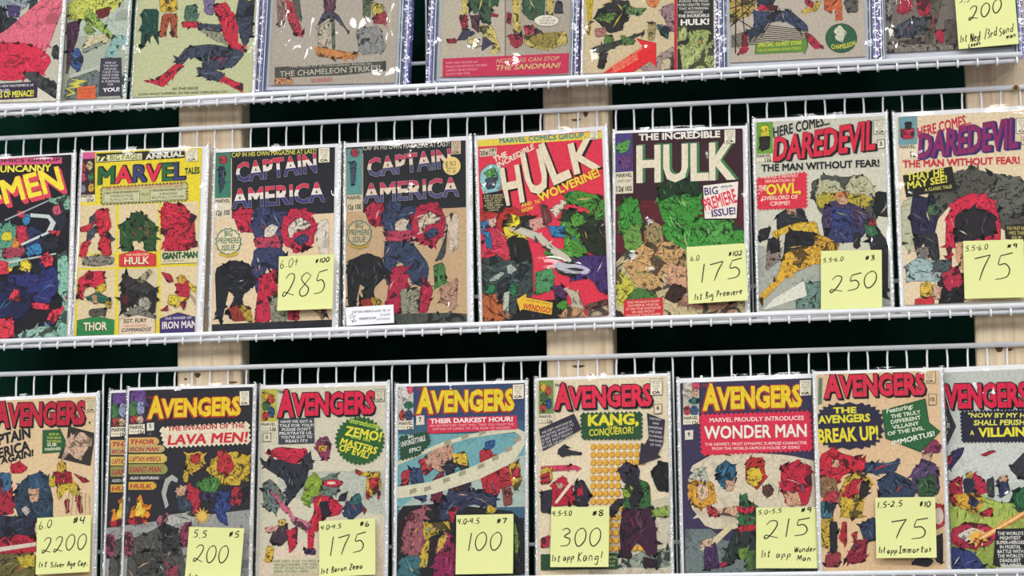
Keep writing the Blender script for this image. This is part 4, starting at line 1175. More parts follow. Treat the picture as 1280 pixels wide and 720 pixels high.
c.part('corner_box'); c.f('#4a3f78', '38,75 95,72 97,198 38,202'); c.p('#5a9a48', '40,110 90,90 80,130 50,140', 4); c.p('#6a3f72', '50,150 90,140 90,190 55,190', 4); c.f('#d8cdb4', '38,202 97,198 97,270 38,274'); c.t('MARVEL', '#2a2622', 41, 219, 94, 216, 13, wt=.03); c.lines(['COMICS GROUP'], '#2a2622', 44, 234, 90, 9, 10); c.t('12¢', '#2a2622', 42, 266, 66, 264, 18, wt=.03); c.t('102', '#2a2622', 72, 264, 94, 262, 16, wt=.03)
c.part('title_lettering'); c.t('THE INCREDIBLE', '#e2dcd0', 116, 95, 388, 84, 22, wt=.04)
c.t('HULK', '#ded3ba', 108, 232, 440, 220, 122, wt=.035, drop='#3f7a4a', dx=8, dy=-3, ol='#20241f', ow=.006)
c.stamp(402, 60, 438, 106, -2)
c.part('caption_panel'); c.f('#2a1a20', '328,242 452,228 446,360 332,360'); c.f('#e6dcd0', '331,246 448,232 442,355 336,356'); c.t('BIG ***', '#443a72', 336, 278, 430, 268, 26, wt=.02); c.t('PREMIERE', '#d8304a', 338, 330, 446, 300, 40, wt=.03, taper=-.2); c.t('ISSUE!', '#443a72', 360, 350, 440, 340, 24, wt=.03)
c.part('caption_panel'); c.f('#c93238', '66,628 196,618 198,680 66,686'); c.lines(["THE WORLD'S MOST", 'POWERFUL MORTAL', 'IS ON THE RAMPAGE', 'IN HIS MOST', 'SAVAGE TALE EVER!'], '#e6c0b4', 74, 640, 190, 8, 11, -6, sh=.2)
c.art(); c.finish()

c = Comic(2, '945.7,152.5 1106.2,145.2 1112.5,381 946.9,387.9', 'comic with a red slanted title behind the yellow 250 note', G2, (3, 4, 5), 0, seed=27, dents=[(1112, 200, .01, .0012), (955, 250, .01, .001)])
c.crop(930, 130, 190 / 507).base('#c8c5b2')
c.f('#a7aa9f', '40,470 300,520 500,500 500,690 40,690', .25)
c.p('#51534c', '225,260 270,240 340,245 400,235 440,300 450,380 400,400 260,370 230,310', 14)
c.e('#b9b592', 285, 300, 48, 48, 4); c.e('#b9b592', 385, 290, 46, 50, 4); c.e('#b3a23f', 280, 325, 40, 26, 5); c.e('#b3a23f', 380, 325, 44, 24, 5)
c.p('#1e2022', '440,290 500,300 500,380 430,370', 8)
c.p('#463a5c', '270,340 330,320 400,350 430,390 390,450 270,450 260,390', 26)
c.p('#37437a', '300,350 350,350 365,420 290,430', 10); c.p('#c9a07a', '310,305 345,300 345,335 315,335', 3); c.p('#c9844a', '305,295 348,292 348,308 305,310', 2)
c.p('#3a3e66', '275,410 390,410 385,460 280,465', 8); c.p('#2a2a2e', '365,430 390,430 385,480 365,480', 3)
c.p('#303236', '110,370 150,345 200,350 210,410 110,420', 9); c.p('#b98f78', '140,340 170,335 175,370 145,370', 3)
c.p('#8e7f76', '80,450 120,450 120,520 70,560', 7); c.p('#2d2d30', '80,450 115,445 120,490 90,500', 4)
c.p('#d9b23c', '90,430 160,400 240,390 250,440 200,440 180,420 110,440', 14)
c.p('#26262a', '140,420 240,430 250,470 150,490 130,530', 9)
c.p('#d9a93a', '140,490 250,470 310,480 290,510 150,570 60,660 50,640 110,580', 24)
c.p('#26262a', '50,420 90,410 80,450 50,460', 3); c.p('#c89a3a', '230,440 270,440 320,470 300,490 240,470', 6)
c.p('#2b2c30', '410,430 440,410 480,460 480,640 460,640 440,560', 12); c.p('#3d6a4a', '400,400 430,390 450,440 410,440', 4); c.p('#a33a40', '415,385 440,385 440,405 415,405', 2)
c.p('#6f8a80', '190,600 260,590 260,690 170,690', 5); c.f('#d6d4c4', '100,650 200,590 210,640 60,690')
c.part('corner_box'); c.f('#6a9a3a', '42,62 96,59 96,165 42,168'); c.p('#d6c53a', '55,75 80,70 85,110 60,120', 4); c.p('#2c2a22', '50,110 88,108 85,150 55,155', 3); c.f('#ddd3bc', '42,168 96,165 96,190 42,194'); c.t('MARVEL', '#2a2622', 42, 180, 92, 177, 11, wt=.03); c.t('12¢', '#2a2622', 70, 193, 92, 190, 12, wt=.03)
c.part('title_lettering'); c.t('HERE COMES...', '#26242a', 98, 112, 286, 68, 34, wt=.03, sh=.3)
c.t('DAREDEVIL', '#cf2b42', 96, 190, 440, 148, 78, wt=.03, sh=.28, drop='#1f1c20', dx=8, dy=4, ol='#1f1c20', ow=.01, taper=-.25)
c.t('THE MAN WITHOUT FEAR!', '#26242a', 58, 226, 452, 208, 24, wt=.04)
c.stamp(434, 56, 474, 100, -2, '#ddd8c4'); c.part('issue_box'); c.f('#4a463e', '444,120 470,118 470,148 444,150'); c.f('#ddd8c4', '446,122 468,120 468,146 446,148'); c.t('3', '#2a2622', 452, 140, 462, 139, 14, wt=.03)
c.part('caption_burst'); c.rag('#d23346', '46,250 206,230 208,344 48,350', d=6); c.t('THE', '#e6dcc4', 50, 290, 76, 288, 18, wt=.03); c.t('OWL,', '#e3c63a', 74, 304, 190, 296, 36, wt=.04, ol='#5a1820', ow=.02); c.lines(['MARVEL\'S NEWEST', 'SENSATION IS'], '#e6cfc0', 58, 250, 182, 10, 14, -6); c.lines(['OVERLORD OF', 'CRIME!'], '#e6cfc0', 60, 322, 180, 14, 19, -6, wt=.02)
c.art(); c.finish()

c = Comic(2, '1123.3,145.8 1288,137.5 1295,374 1128,382', 'comic with a purple slanted title behind the yellow 75 note, rightmost on the middle rack', G2, (5, 6, 6), 0, seed=28, dents=[(1128, 240, .010, .0014), (1150, 200, .01, .0014)])
c.crop(1100, 130, 180 / 480).base('#dcc8a6')
c.p('#55534c', '190,240 280,225 300,210 340,225 480,250 480,420 400,420 380,330 240,330 180,400 150,330', 36)
c.p('#65645c', '380,250 480,240 480,380 400,360', 10)
c.p('#b8b79a', '70,330 130,300 150,420 100,500 75,460', 5, ink=.3)
c.p('#2f2c48', '110,300 180,320 200,350 180,440 110,440 100,380', 18); c.p('#33333a', '110,440 190,430 200,520 170,520 150,460 120,500', 8); c.p('#4d6a4a', '160,340 200,330 195,370 160,370', 4)
c.p('#d22f4a', '250,320 310,295 380,320 402,400 400,470 240,470 240,560 218,470 222,380', 26)
c.p('#2c282e', '250,370 310,345 380,370 390,430 330,450 250,460', 16)
c.p('#d4a07e', '250,460 280,460 280,560 255,520', 4)
c.p('#2d2226', '190,580 280,560 280,660 200,660', 9); c.p('#b8304a', '200,560 260,540 280,600 220,620', 6)
c.p('#9fb6b4', '85,540 130,510 200,530 200,590 90,590', 10); c.p('#7a746a', '120,480 160,475 165,510 125,515', 4); c.p('#4c5a58', '180,520 240,520 230,560 180,560', 6)
c.p('#d8b248', '135,600 170,595 175,640 135,645', 4); c.p('#c73a40', '120,650 180,640 180,680 115,680', 4); c.p('#1f1f22', '200,630 260,625 280,680 195,680', 4); c.p('#cfa98c', '175,600 205,610 200,650 175,650', 3)
c.part('corner_box'); c.f('#6d969c', '62,42 124,39 124,134 62,138'); c.p('#b22e44', '70,85 115,80 112,115 75,118', 4); c.p('#2c2a30', '84,62 104,60 104,84 84,85', 2); c.f('#dccdb2', '62,138 124,134 124,182 66,186'); c.t('MARVEL', '#2a2622', 66, 150, 118, 147, 12, wt=.03); c.t('12', '#2a2622', 102, 178, 120, 177, 20, wt=.03)
c.part('title_lettering'); c.t('HERE COMES...', '#c22f42', 126, 112, 305, 66, 34, wt=.03, sh=.3)
c.t('DAREDEVIL', '#86295c', 126, 180, 462, 142, 80, wt=.03, sh=.28, drop='#352a68', dx=9, dy=4, ol='#352a68', ow=.012, taper=-.25)
c.t('THE MAN WITHOUT FEAR!', '#c22f42', 76, 212, 466, 198, 24, wt=.04)
c.stamp(455, 50, 500, 98, -2); c.part('issue_box'); c.f('#4a463e', '470,110 494,108 494,134 470,136'); c.f('#ddd0b4', '472,112 492,110 492,132 472,134'); c.t('9', '#2a2622', 478, 129, 486, 128, 14, wt=.03)
c.part('caption_panel'); c.f('#26221f', '76,238 240,208 256,288 150,300 88,312 80,270'); c.t('THAT HE', '#d6cf4a', 92, 256, 216, 238, 24, wt=.03, sh=.1); c.t('MAY SEE!', '#d6cf4a', 92, 284, 226, 260, 24, wt=.03, sh=.1); c.t('A CLASSIC TALE!', '#cfc86a', 150, 292, 240, 280, 11, wt=.01)
c.part('caption_panel'); c.f('#2c2a24', '415,405 500,395 500,460 418,450'); c.lines(['YOU MUST NOT', 'MISS THIS', 'ISSUE!'], '#c9b96a', 422, 420, 490, 12, 16)
c.art(); c.finish()

# ---- bottom rack
B3 = 735
c = Comic(3, '-37,502 119,496 114,731 -40,738', 'tan comic leftmost on the bottom rack, behind the yellow 2200 note', G3, (3, 6, 5), 0, seed=31, dents=[(118, 660, .010, .0016), (30, 500, .012, .001)])
c.crop(0, 470, 150 / 432).base('#d9bd94')
c.p('#2f4455', '60,400 110,360 170,360 190,440 190,520 70,520 50,450', 26); c.p('#35506a', '100,360 150,345 165,400 110,420', 7); c.p('#cfa684', '100,410 140,405 140,450 110,455', 4)
c.p('#c5283c', '40,320 70,308 100,330 80,350 40,350', 6); c.p('#b8aba0', '75,480 95,465 110,485 95,505', 0); c.p('#ad2c40', '-60,380 30,350 50,450 40,500 -60,500', 14)
c.p('#3d6a8a', '0,350 40,350 40,400 10,420', 4); c.p('#2f3346', '-60,500 130,510 120,580 -60,610', 16)
c.p('#b3283c', '-60,600 60,570 130,580 130,640 -60,640', 10); c.f('#cfc4b4', '-60,625 130,598 130,612 -60,642'); c.p('#6d6336', '-60,640 130,640 130,740 -60,740', 16); c.p('#c2ad3c', '60,650 125,640 125,690 80,690', 5)
c.p('#a02534', '195,350 225,335 255,350 265,390 225,410 200,390', 10); c.e('#c9a13c', 222, 328, 16, 20, 2); c.p('#c8ae3c', '210,390 275,385 290,430 260,430 240,405 215,450 205,420', 8); c.p('#8f2132', '230,450 250,440 248,490 240,495', 3); c.p('#8f2132', '270,430 290,430 300,490 285,495', 3); c.p('#a02534', '265,350 310,370 325,380 300,385', 4); c.p('#c8ae3c', '180,365 200,360 195,400 175,395', 3)
for i in range(6): c.f('#a58a66', [(250 + i * 14, 400 + i * 6), (254 + i * 14, 400 + i * 6), (240 + i * 17, 500), (238 + i * 17, 500)])
big_title(c, '#b8283c', -22, 180, 306, 170, 80, dx=4, dy=4)
c.stamp(308, 84, 344, 130, -2, '#d9c6a2'); c.part('issue_box'); c.lines(['4'], '#2a2622', 318, 174, 326, 12, 12)
c.part('heading_lettering'); c.t('CAPTAIN', '#26242a', -62, 262, 114, 220, 38, wt=.045, sh=.1); c.t('AMERICA', '#26242a', -66, 312, 108, 266, 36, wt=.045, sh=.1); c.t('LIVES AGAIN!', '#26242a', -84, 340, 124, 286, 23, wt=.045, sh=.15)
c.part('green_arrow'); c.f('#2c5a34', '154,195 212,192 212,178 240,238 216,294 214,274 152,280'); c.lines(['ALSO IN', 'THIS ISSUE', 'THE RETURN'], '#c4cf5a', 168, 214, 220, 9, 13); c.t('SUB', '#dfe0c4', 170, 254, 204, 252, 12, wt=.02); c.t('MARINER', '#dfe0c4', 162, 270, 220, 266, 11, wt=.02)
c.part('picture_box'); c.f('#33302c', '246,180 344,206 326,324 208,296 240,238'); c.p('#d0ae94', '250,215 300,200 330,240 290,300 250,280 225,290', 14, ink=.8)
c.art(); c.finish()

def lava_cover(c):
    c.base('#2b2a30')
    c.f('#9a9a96', '90,540 240,520 560,480 560,740 80,740', .5)
    c.p('#c9a93a', '400,340 430,290 500,270 550,290 555,360 520,395 440,390', 14)
    c.p('#c8a23c', '325,280 380,270 395,320 350,350 320,330', 9); c.p('#b23a36', '340,285 375,280 375,310 345,315', 4); c.p('#c2a23c', '315,340 335,340 330,385 315,380', 3)
    c.p('#b8343c', '440,290 480,280 500,330 470,360 435,340', 10); c.p('#b8343c', '436,270 458,266 456,290 438,292', 3)
    c.p('#4a7a3c', '365,380 420,360 450,380 430,420 380,415', 12); c.p('#4b3f66', '385,420 430,420 410,450 385,445', 5)
    c.p('#35457a', '440,420 490,415 480,480 440,510 425,480', 12); c.p('#a73440', '490,400 530,400 520,460 485,460', 8); c.p('#3a3436', '520,370 550,390 545,460 530,450', 6)
    c.p('#b03040', '330,390 370,410 375,480 350,500 330,440', 10); c.p('#3b4658', '290,420 340,450 350,490 300,480', 8); c.p('#c9a083', '290,400 325,395 320,430 290,430', 5)
    c.f('#a8a8a2', '236,420 250,370 275,355 295,370 292,384 272,376 260,395 252,430 262,465 250,478'); c.p('#9a5f6c', '215,510 260,490 280,520 225,540', 6)
    c.p('#8c3f56', '320,530 345,520 340,600 310,620 300,570', 8); c.burst('#cfa04a', 382, 505, 32, 34, 12, .5); c.burst('#d9b45a', 382, 505, 20, 21, 10, .6)
    c.p('#b0b0a8', '260,500 340,490 350,520 250,545', 4, ink=.4); c.p('#35457a', '440,480 470,500 475,540 440,520', 4)
    c.p('#54534f', '120,590 200,560 250,530 300,560 310,640 340,740 110,740', 40); c.p('#3c3b39', '240,540 290,545 300,620 240,640', 12); c.p('#44433f', '140,640 220,620 230,700 150,720', 12); c.p('#8f4a5c', '100,560 135,570 130,650 100,640', 6); c.p('#8f3f50', '250,700 290,680 300,740 260,740', 4)

for lay, quad, lab, sd in ((0, '137.4,490.6 292,487.8 288.6,733 132.2,737', 'black comic mostly hidden behind its twin on the bottom rack', 32), (1, '160,487.4 315,484.6 311.4,731 155,735', 'black comic with a yellow title in front of its hidden twin', 33)):
    c = Comic(3, quad, lab, G3, (3, 4, 4), lay, seed=sd, dents=[(312, 660, .010, .0018), (230, 488, .014, .0012), (200, 545, .012, .0012)] if lay else [])
    c.crop(120 - (22.6 if lay == 0 else 0), 470 + (3.1 if lay == 0 else 0), 210 / 605)
    lava_cover(c)
    c.corner(119, 54, 176, 210, [('#6a4a8a', .6, .2, .5, .3), ('#4a7a4a', .3, .55, .3, .25), ('#9aa0c0', .75, .5, .25, .2), ('#b8443c', .3, .85, .2, .13), ('#c9a98a', .7, .85, .2, .12)], '#3a3a52', '12', -2, .22)
    c.p('#e08a30', '118,520 130,470 140,490 160,420 175,470 200,460 190,510 180,525', 10, ink=.6); c.p('#e6c24a', '138,490 158,440 168,480 180,480 165,515 145,515', 4, ink=.3); c.p('#c2303f', '118,520 150,505 190,515 170,530 120,535', 6)
    big_title(c, '#e3c12c', 186, 148, 522, 138, 64, ol='#a83a2e', drop='#a83a2e', dx=-3, dy=3)
    c.stamp(518, 56, 552, 106, -2)
    c.part('issue_box'); c.f('#d9d2c0', '184,170 210,168 210,196 184,198'); c.t('5', '#2a2622', 193, 187, 200, 186, 14, wt=.03)
    c.part('caption_burst'); c.rag('#ddd0b4', '234,190 548,170 552,240 250,254', d=8); c.t('THE INVASION OF THE', '#b53a44', 258, 198, 536, 186, 17, wt=.035); c.t('LAVA MEN!', '#c62f3f', 258, 248, 548, 236, 36, wt=.04, sh=.12)
    for i, (tx, yy, h2, wx, col) in enumerate((('THOR', 222, 28, 110, '#c9a25a'), ('IRON MAN', 250, 26, 130, '#b7a06a'), ('CAPTAIN AMERICA', 282, 32, 138, '#c9b458'), ('GIANT-MAN', 318, 36, 140, '#8f8f50'), ('ALSO FEATURING', 358, 18, 130, '#37373c'), ('HULK', 382, 28, 100, '#c9a23c'))):
        c.part('name_panel'); q = [(118, yy), (118 + wx - 12, yy - 1), (118 + wx, yy + h2 * .3), (118 + wx, yy + h2 * .7), (118 + wx - 12, yy + h2), (118, yy + h2)]
        c.f(col, q); c.t(tx, '#a8323c' if i != 4 else '#d0ccc4', 122, yy + h2 * .82, 118 + wx * .84, yy + h2 * .8, h2 * .58, wt=.03, sh=.15)
    c.art(); c.finish()

c = Comic(3, '324.6,485.6 481.9,482.2 479.6,727 323.8,731', 'comic with a red title and a round green burst caption', G3, (3, 5, 5), 0, seed=34, dents=[(485, 640, .010, .0018), (342, 600, .010, .0012), (450, 490, .01, .001)])
c.crop(310, 470, 190 / 547).base('#cdc5ae')
c.f('#b7bbab', '110,345 490,340 490,500 300,480 110,420', .3); c.f('#d9c7ae', '300,560 490,540 490,740 40,740 40,640', .15)
c.p('#6f7d74', '230,380 320,350 330,420 200,470', 10)
c.p('#c02c44', '60,280 110,255 215,265 210,280 190,310 130,330 100,290', 14); c.p('#33343e', '50,310 110,300 170,320 225,300 210,380 130,480 140,380 60,330', 26); c.p('#3a3d46', '200,300 225,270 235,330 215,340', 5)
c.p('#6b7a72', '50,390 80,370 110,400 130,450 100,490 60,480', 14); c.p('#c8647c', '70,400 150,480 160,500 130,490', 5)
c.p('#8a3a5e', '250,230 285,215 300,250 290,300 265,300 245,260', 9); c.p('#c8a03c', '255,250 285,250 280,270 255,268', 3)
c.p('#8ba63c', '210,370 240,350 270,380 260,420 230,430 215,470 195,440', 12)
c.e('#c02c44', 305, 386, 36, 13, 2); c.fe('#d6cdb8', 300, 385, 16, 5)
c.p('#c62c44', '235,440 290,430 340,470 330,500 270,510 250,560 210,550 240,490', 24); c.p('#2a2430', '255,455 285,450 300,500 270,510', 4); c.p('#382c3a', '330,430 360,415 350,450 325,450', 3)
c.p('#c62c44', '215,540 240,550 235,620 215,640', 5); c.p('#5a3a66', '200,620 245,625 240,645 205,640', 3)
c.p('#33405a', '350,460 400,440 420,480 370,520 345,500', 10); c.p('#3d6a6a', '370,440 400,420 410,450 380,470', 5); c.p('#8f2c3c', '410,470 428,480 418,500', 2); 
c.p('#d2ac3c', '430,350 470,345 480,390 440,440 425,410', 8); c.p('#b03238', '435,370 470,365 470,410 440,410', 5); c.p('#b03238', '388,335 410,345 405,358 388,350', 2); c.p('#d2ac3c', '405,348 440,345 440,362 410,360', 3); c.p('#b03238', '425,410 440,420 435,445 425,440', 2); c.p('#b03238', '460,400 478,420 470,450', 2)
c.p('#43363e', '100,540 140,530 150,580 120,610 75,600', 9); c.p('#d2ac3c', '70,610 95,620 85,670 60,668', 4); c.p('#c02c44', '140,560 180,540 175,610 150,640', 7); c.p('#d9a090', '60,545 110,540 100,560 70,565', 3); c.p('#d8b45a', '110,520 135,515 135,535 112,540', 2); c.p('#c8788a', '150,500 230,530 210,560 160,530', 5)
c.corner(45, 48, 104, 196, CROWD, '#b7b24a', '12', -2, .2)
big_title(c, '#d22545', 106, 142, 456, 132, 78)
c.stamp(458, 50, 490, 92, -2, '#d3cab2')
c.part('issue_box'); c.f('#4a463e', '54,206 84,204 84,236 54,238'); c.f('#d3cab2', '56,208 82,206 82,234 56,236'); c.t('6', '#2a2622', 65, 226, 73, 225, 13, wt=.03)
c.part('caption_panel'); c.f('#3d4148', '110,154 238,150 240,242 110,246'); c.lines(['HAVE WE GOT A', 'TALE FOR YOU!!', "PLEASE DON'T", 'FRUSTRATE US..', "YOU'VE GOT TO", 'READ IT!!'], '#d9d9d2', 114, 170, 236, 10.5, 14, -2, wt=.02)
c.part('caption_burst'); c.burst('#2c5a2e', 403, 233, 92, 90, 34, .9); c.t('Introducing', '#b9cf4a', 366, 168, 474, 192, 20, wt=.02, sh=.2); c.t('ZEMO!', '#d6cf3f', 348, 212, 478, 236, 34, wt=.04); c.t('and his', '#b9cf4a', 370, 222, 440, 238, 14, wt=.01); c.t('MASTERS', '#d6cf3f', 330, 246, 462, 282, 26, wt=.035, sh=.1); c.t('OF EVIL!', '#d6cf3f', 326, 268, 434, 298, 24, wt=.035, sh=.1)
c.part('caption_panel'); c.f('#c9c2a2', '90,660 262,656 262,712 90,714'); c.lines(['WE DEFY YOU TO MISS A', 'SINGLE PANEL OF THIS', 'MOST STARTLING STORY', 'EVER FOUND HERE!'], '#4a5a3a', 94, 672, 258, 9, 12, -2, sh=.2, cen=False)
c.art(); c.finish()

c = Comic(3, '497.3,482.4 657,479.9 655,726 496,731', 'comic with a circling pale band, behind the yellow 100 note', G3, (4, 4, 4), 0, seed=35, dents=[(560, 484, .014, .0012), (620, 484, .012, .001), (645, 600, .010, .0016)])
c.crop(480, 460, 190 / 526).base('#3d5f74')
c.f('#35486a', '40,50 500,45 500,180 40,190'); c.f('#6fa3a8', '45,230 490,225 490,470 45,480', .2); c.f('#a9b8ae', '200,380 490,300 490,480 45,490', .2)
c.p('#26262a', '45,480 200,470 480,500 490,740 45,740', 14)
c.p('#b3343c', '330,290 360,270 400,330 450,350 470,400 400,420 340,400', 16); c.p('#2f5a8a', '350,255 385,248 380,275 350,285', 3)
c.p('#b8303c', '330,360 400,360 400,440 350,450', 8); c.p('#d0a83c', '430,330 470,325 475,400 450,430', 8); c.p('#b03038', '440,350 470,345 470,380 445,380', 3)
c.p('#3a4a6a', '85,350 130,345 150,460 100,450', 10); c.p('#a8343f', '60,360 90,350 85,400 60,410', 4); c.p('#b3383f', '120,320 150,305 170,350 140,375', 6)
c.p('#6a2a3a', '160,400 210,340 200,470 165,460', 6); c.p('#c79a82', '140,310 200,260 240,270 230,350 190,360 160,340', 12)
c.p('#2c3038', '205,330 290,310 300,400 290,440 230,430', 20); c.p('#d9b53c', '235,300 285,290 290,340 250,330', 6); c.e('#5f8f9a', 255, 355, 10, 12, 0); c.e('#5f8f9a', 235, 402, 10, 12, 0); c.e('#5f8f9a', 270, 440, 10, 12, 0)
c.p('#3a3f5a', '210,440 300,420 390,440 380,490 300,470 230,520 190,530 200,480', 26); c.p('#c4a83c', '140,540 220,530 220,560 160,570 150,690 120,690 120,620', 20); c.p('#c4a83c', '360,470 390,490 380,504 355,500', 3); c.p('#b32c3e', '220,490 260,480 235,540', 5)
c.p('#9a5a62', '60,560 80,500 150,480 130,540 140,600 120,660 60,640', 16); c.p('#3f6a72', '60,650 125,650 120,720 55,720', 6)
c.p('#8f2a56', '180,600 230,570 250,640 240,740 170,740', 16); c.p('#c9ab4a', '190,590 215,570 215,600 180,650', 4); c.p('#7a9a4a', '450,520 470,600 455,680', 4)
c.p('#8a4a42', '410,420 440,415 445,470 415,480', 5)
ring = [(50, 400), (160, 395), (300, 355), (440, 290), (495, 235), (470, 205), (380, 212), (250, 245), (140, 290), (50, 345)]
outer = [(45, 452), (170, 436), (330, 385), (450, 325), (494, 262)]
c.f('#cfc9ae', '45,452 170,436 330,385 450,325 494,255 488,222 460,208 400,212 300,228 200,258 45,325 45,338 200,272 300,242 400,228 452,222 470,232 462,256 430,284 310,340 160,394 45,412', .0)
for x, y in ((100, 426), (150, 418), (215, 388), (270, 365), (335, 340), (385, 312), (430, 282), (462, 248), (280, 238), (340, 224), (220, 258), (110, 300)):
    c.f('#9a957e', [(x - 12, y - 4), (x + 12, y - 12), (x + 14, y + 2), (x - 10, y + 12)])
c.corner(50, 62, 102, 214, [('#cfc8c0', .4, .2, .4, .25), ('#d8506a', .8, .1, .2, .12), ('#2f6a4a', .7, .55, .3, .1), ('#b8443c', .25, .85, .2, .14), ('#3f4a6a', .7, .85, .25, .16)], '#b9bcae', '12', -2, .2)
big_title(c, '#e0c62e', 112, 152, 452, 144, 72, ol='#a83a32', drop='#a83a32', dx=-3, dy=3)
c.stamp(446, 58, 484, 108, -2); c.part('issue_box'); c.f('#d6cfbc', '112,166 140,164 140,196 112,198'); c.t('7', '#2a2622', 121, 186, 131, 185, 16, wt=.03)
c.part('caption_band'); c.f('#c92f4a', '150,174 460,164 462,212 152,228'); c.t('THEIR DARKEST HOUR!', '#e8dcd8', 160, 192, 446, 184, 16, wt=.035); c.lines(['AN ADVENTURE THAT WILL TAKE YOU FROM THE', 'DEPTHS OF LIMBO TO THE PEAK OF ASGARD'], '#e0a8ac', 158, 204, 450, 8, 12, -6)
c.part('caption_burst'); c.rag('#2c4a3a', '56,240 150,222 160,258 120,300 60,318', d=6); c.t('An', '#d6d8cc', 84, 246, 104, 240, 14); c.t('UNFORGETTABLE', '#d6d8cc', 60, 274, 146, 250, 18, sh=.2); c.t('EPIC!', '#d6d8cc', 88, 294, 130, 284, 14, sh=.2)
c.art(); c.finish()

c = Comic(3, '672.6,475.2 835.2,470.8 836.6,723 671,728', 'comic with rows of orange dots, behind the yellow 300 note', G3, (3, 4, 4), 0, seed=36, dents=[(840, 600, .010, .0014), (740, 482, .01, .001)])
c.crop(660, 460, 190 / 526).base('#ddcdae')
c.f('#c9bfa6', '210,520 500,440 500,740 210,740', .3); c.p('#8f9a8a', '380,640 500,620 500,690 300,690', 6)
for r in range(14):
    for k in range(9 if r < 8 else 6):
        x = 226 + k * 21.5 + (0 if r < 8 else 58); y = 274 + r * 27 - k * .3
        if (x > 320 and y > 330 and x < 402 and y < 640 and r < 8) or x > 402: continue
        c.fe('#8a6420', x, y, 10.5, 12, 12); c.fe('#dca33a', x - 1, y - 1, 9, 10.5, 12)
c.p('#35353a', '102,285 130,262 140,285 185,292 185,302 140,300 118,310', 5)
c.p('#c8405e', '45,340 160,335 190,350 50,360', 4, ink=.4)
c.p('#c9a83c', '45,350 80,345 85,390 45,385', 5); c.p('#b8303e', '45,370 75,360 75,400 45,400', 3)
c.p('#b8283c', '85,400 120,375 150,410 170,470 80,480', 14); c.p('#c8a286', '100,400 120,398 122,418 102,418', 2); c.p('#33303c', '160,400 190,385 220,440 200,480 165,480', 9); c.p('#b8283c', '170,420 190,410 190,440 172,445', 3); c.p('#33303c', '45,430 85,420 80,500 45,500', 5); c.p('#b8304a', '45,590 75,580 72,620 45,620', 4)
c.f('#d9ccb4', '160,375 172,380 100,470 92,466')
c.p('#3d3448', '312,350 345,325 388,350 380,400 330,398', 10)
c.p('#3a6a38', '330,420 370,380 420,400 425,470 400,510 340,490', 22); c.p('#2c2a2e', '340,360 370,350 400,440 360,500 345,440', 8); c.p('#8aa03c', '330,420 365,410 355,450 330,445', 4)
c.p('#452338', '330,490 400,490 432,480 442,560 448,652 410,640 380,600 352,640 322,636 318,560', 22); c.p('#2f2028', '400,655 450,665 440,690 400,690', 3); c.p('#2f2028', '318,630 360,640 358,660 310,655', 3); c.p('#33303a', '275,490 310,455 345,450 310,490 290,520', 6)
c.p('#222226', '430,350 460,325 490,330 490,425 450,425 435,390', 7); c.p('#8fa850', '430,490 490,475 490,515 430,512', 4)
c.corner(38, 44, 88, 190, CROWD, '#6f8a4a', '12', -2, .2)
big_title(c, '#d8304a', 92, 138, 430, 128, 72)
c.stamp(424, 40, 464, 94, -2); c.part('issue_box'); c.f('#4a463e', '436,126 464,124 464,158 436,160'); c.f('#ddcdae', '438,128 462,126 462,156 438,158'); c.t('8', '#2a2622', 446, 146, 455, 145, 13, wt=.03)
c.part('caption_burst'); c.rag('#2b4f33', '186,160 392,156 392,244 190,244', d=7); c.t('KANG,', '#dccf35', 208, 200, 384, 194, 38, wt=.045); c.t('THE', '#dccf35', 276, 214, 310, 212, 12, wt=.02); c.t('CONQUEROR!', '#cfc83c', 212, 236, 366, 226, 24, wt=.025, sh=.1)
c.part('caption_panel'); c.f('#34303c', '38,212 160,158 186,212 52,288'); c.lines(['WE DEFY ANYONE IN', 'THE ENTIRE WORLD TO', 'GUESS THE IDENTITY', 'OF THE MOST DEADLY', 'MASTER OF ALL TIME!'], '#c9c4c4', 44, 232, 160, 8.5, 13, -46, sh=.2)
c.part('black_arrow'); c.f('#34303c', '412,156 475,180 468,262 450,300 462,308 384,336 392,258 404,266 418,240'); c.lines(['THE MOST', 'KANG', 'DANGEROUS', 'FOE EVER', 'TO MENACE', 'THE PAGES', 'OF TIME'], '#c9c4c4', 418, 178, 466, 8, 15, 6)
c.part('caption_panel'); c.f('#2b4a33', '45,645 310,640 312,695 45,700'); c.lines(['IN A BATTLE WHERE THE', 'ENTIRE FUTURE IS AT', 'STAKE FOR MANKIND!'], '#b9c88a', 210, 660, 308, 9, 14)
c.art(); c.finish()

c = Comic(3, '851,477.8 1020.4,473.4 1023,721 854.5,727', 'dark comic with a large red caption, behind the yellow 215 note', G3, (4, 3, 6), 0, seed=37, dents=[(880, 485, .014, .0016), (940, 482, .012, .0014), (865, 700, .014, .0014), (990, 520, .012, .001)])
c.crop(840, 455, 190 / 516).base('#3b3550')
c.p('#d3c6ac', '60,350 130,310 260,300 400,310 490,330 490,500 440,520 300,500 280,560 120,560 60,480 80,420', 6, ink=.25)
c.f('#6f7a78', '45,560 130,560 180,600 500,600 500,740 45,740', .5)
c.p('#b9b8a8', '50,400 70,360 110,350 125,400 100,400', 5); c.p('#d49a3c', '50,410 75,400 140,400 150,470 100,490 70,480', 14); c.p('#d8b898', '80,410 120,405 125,450 95,465', 5)
c.p('#33607a', '150,350 185,328 215,350 218,400 190,430 155,400', 14); c.p('#c9a284', '180,395 215,395 205,430 185,432', 4)
c.p('#b8302f', '250,330 275,316 310,330 318,390 290,425 250,400', 10); c.p('#d6b83a', '255,355 295,350 308,385 285,420 255,400', 8)
c.p('#c22a42', '370,350 420,330 470,350 475,420 460,480 400,480 370,430', 24); c.p('#d2a284', '385,430 430,440 440,480 390,482', 5); c.p('#a8243a', '365,340 400,355 380,365', 2)
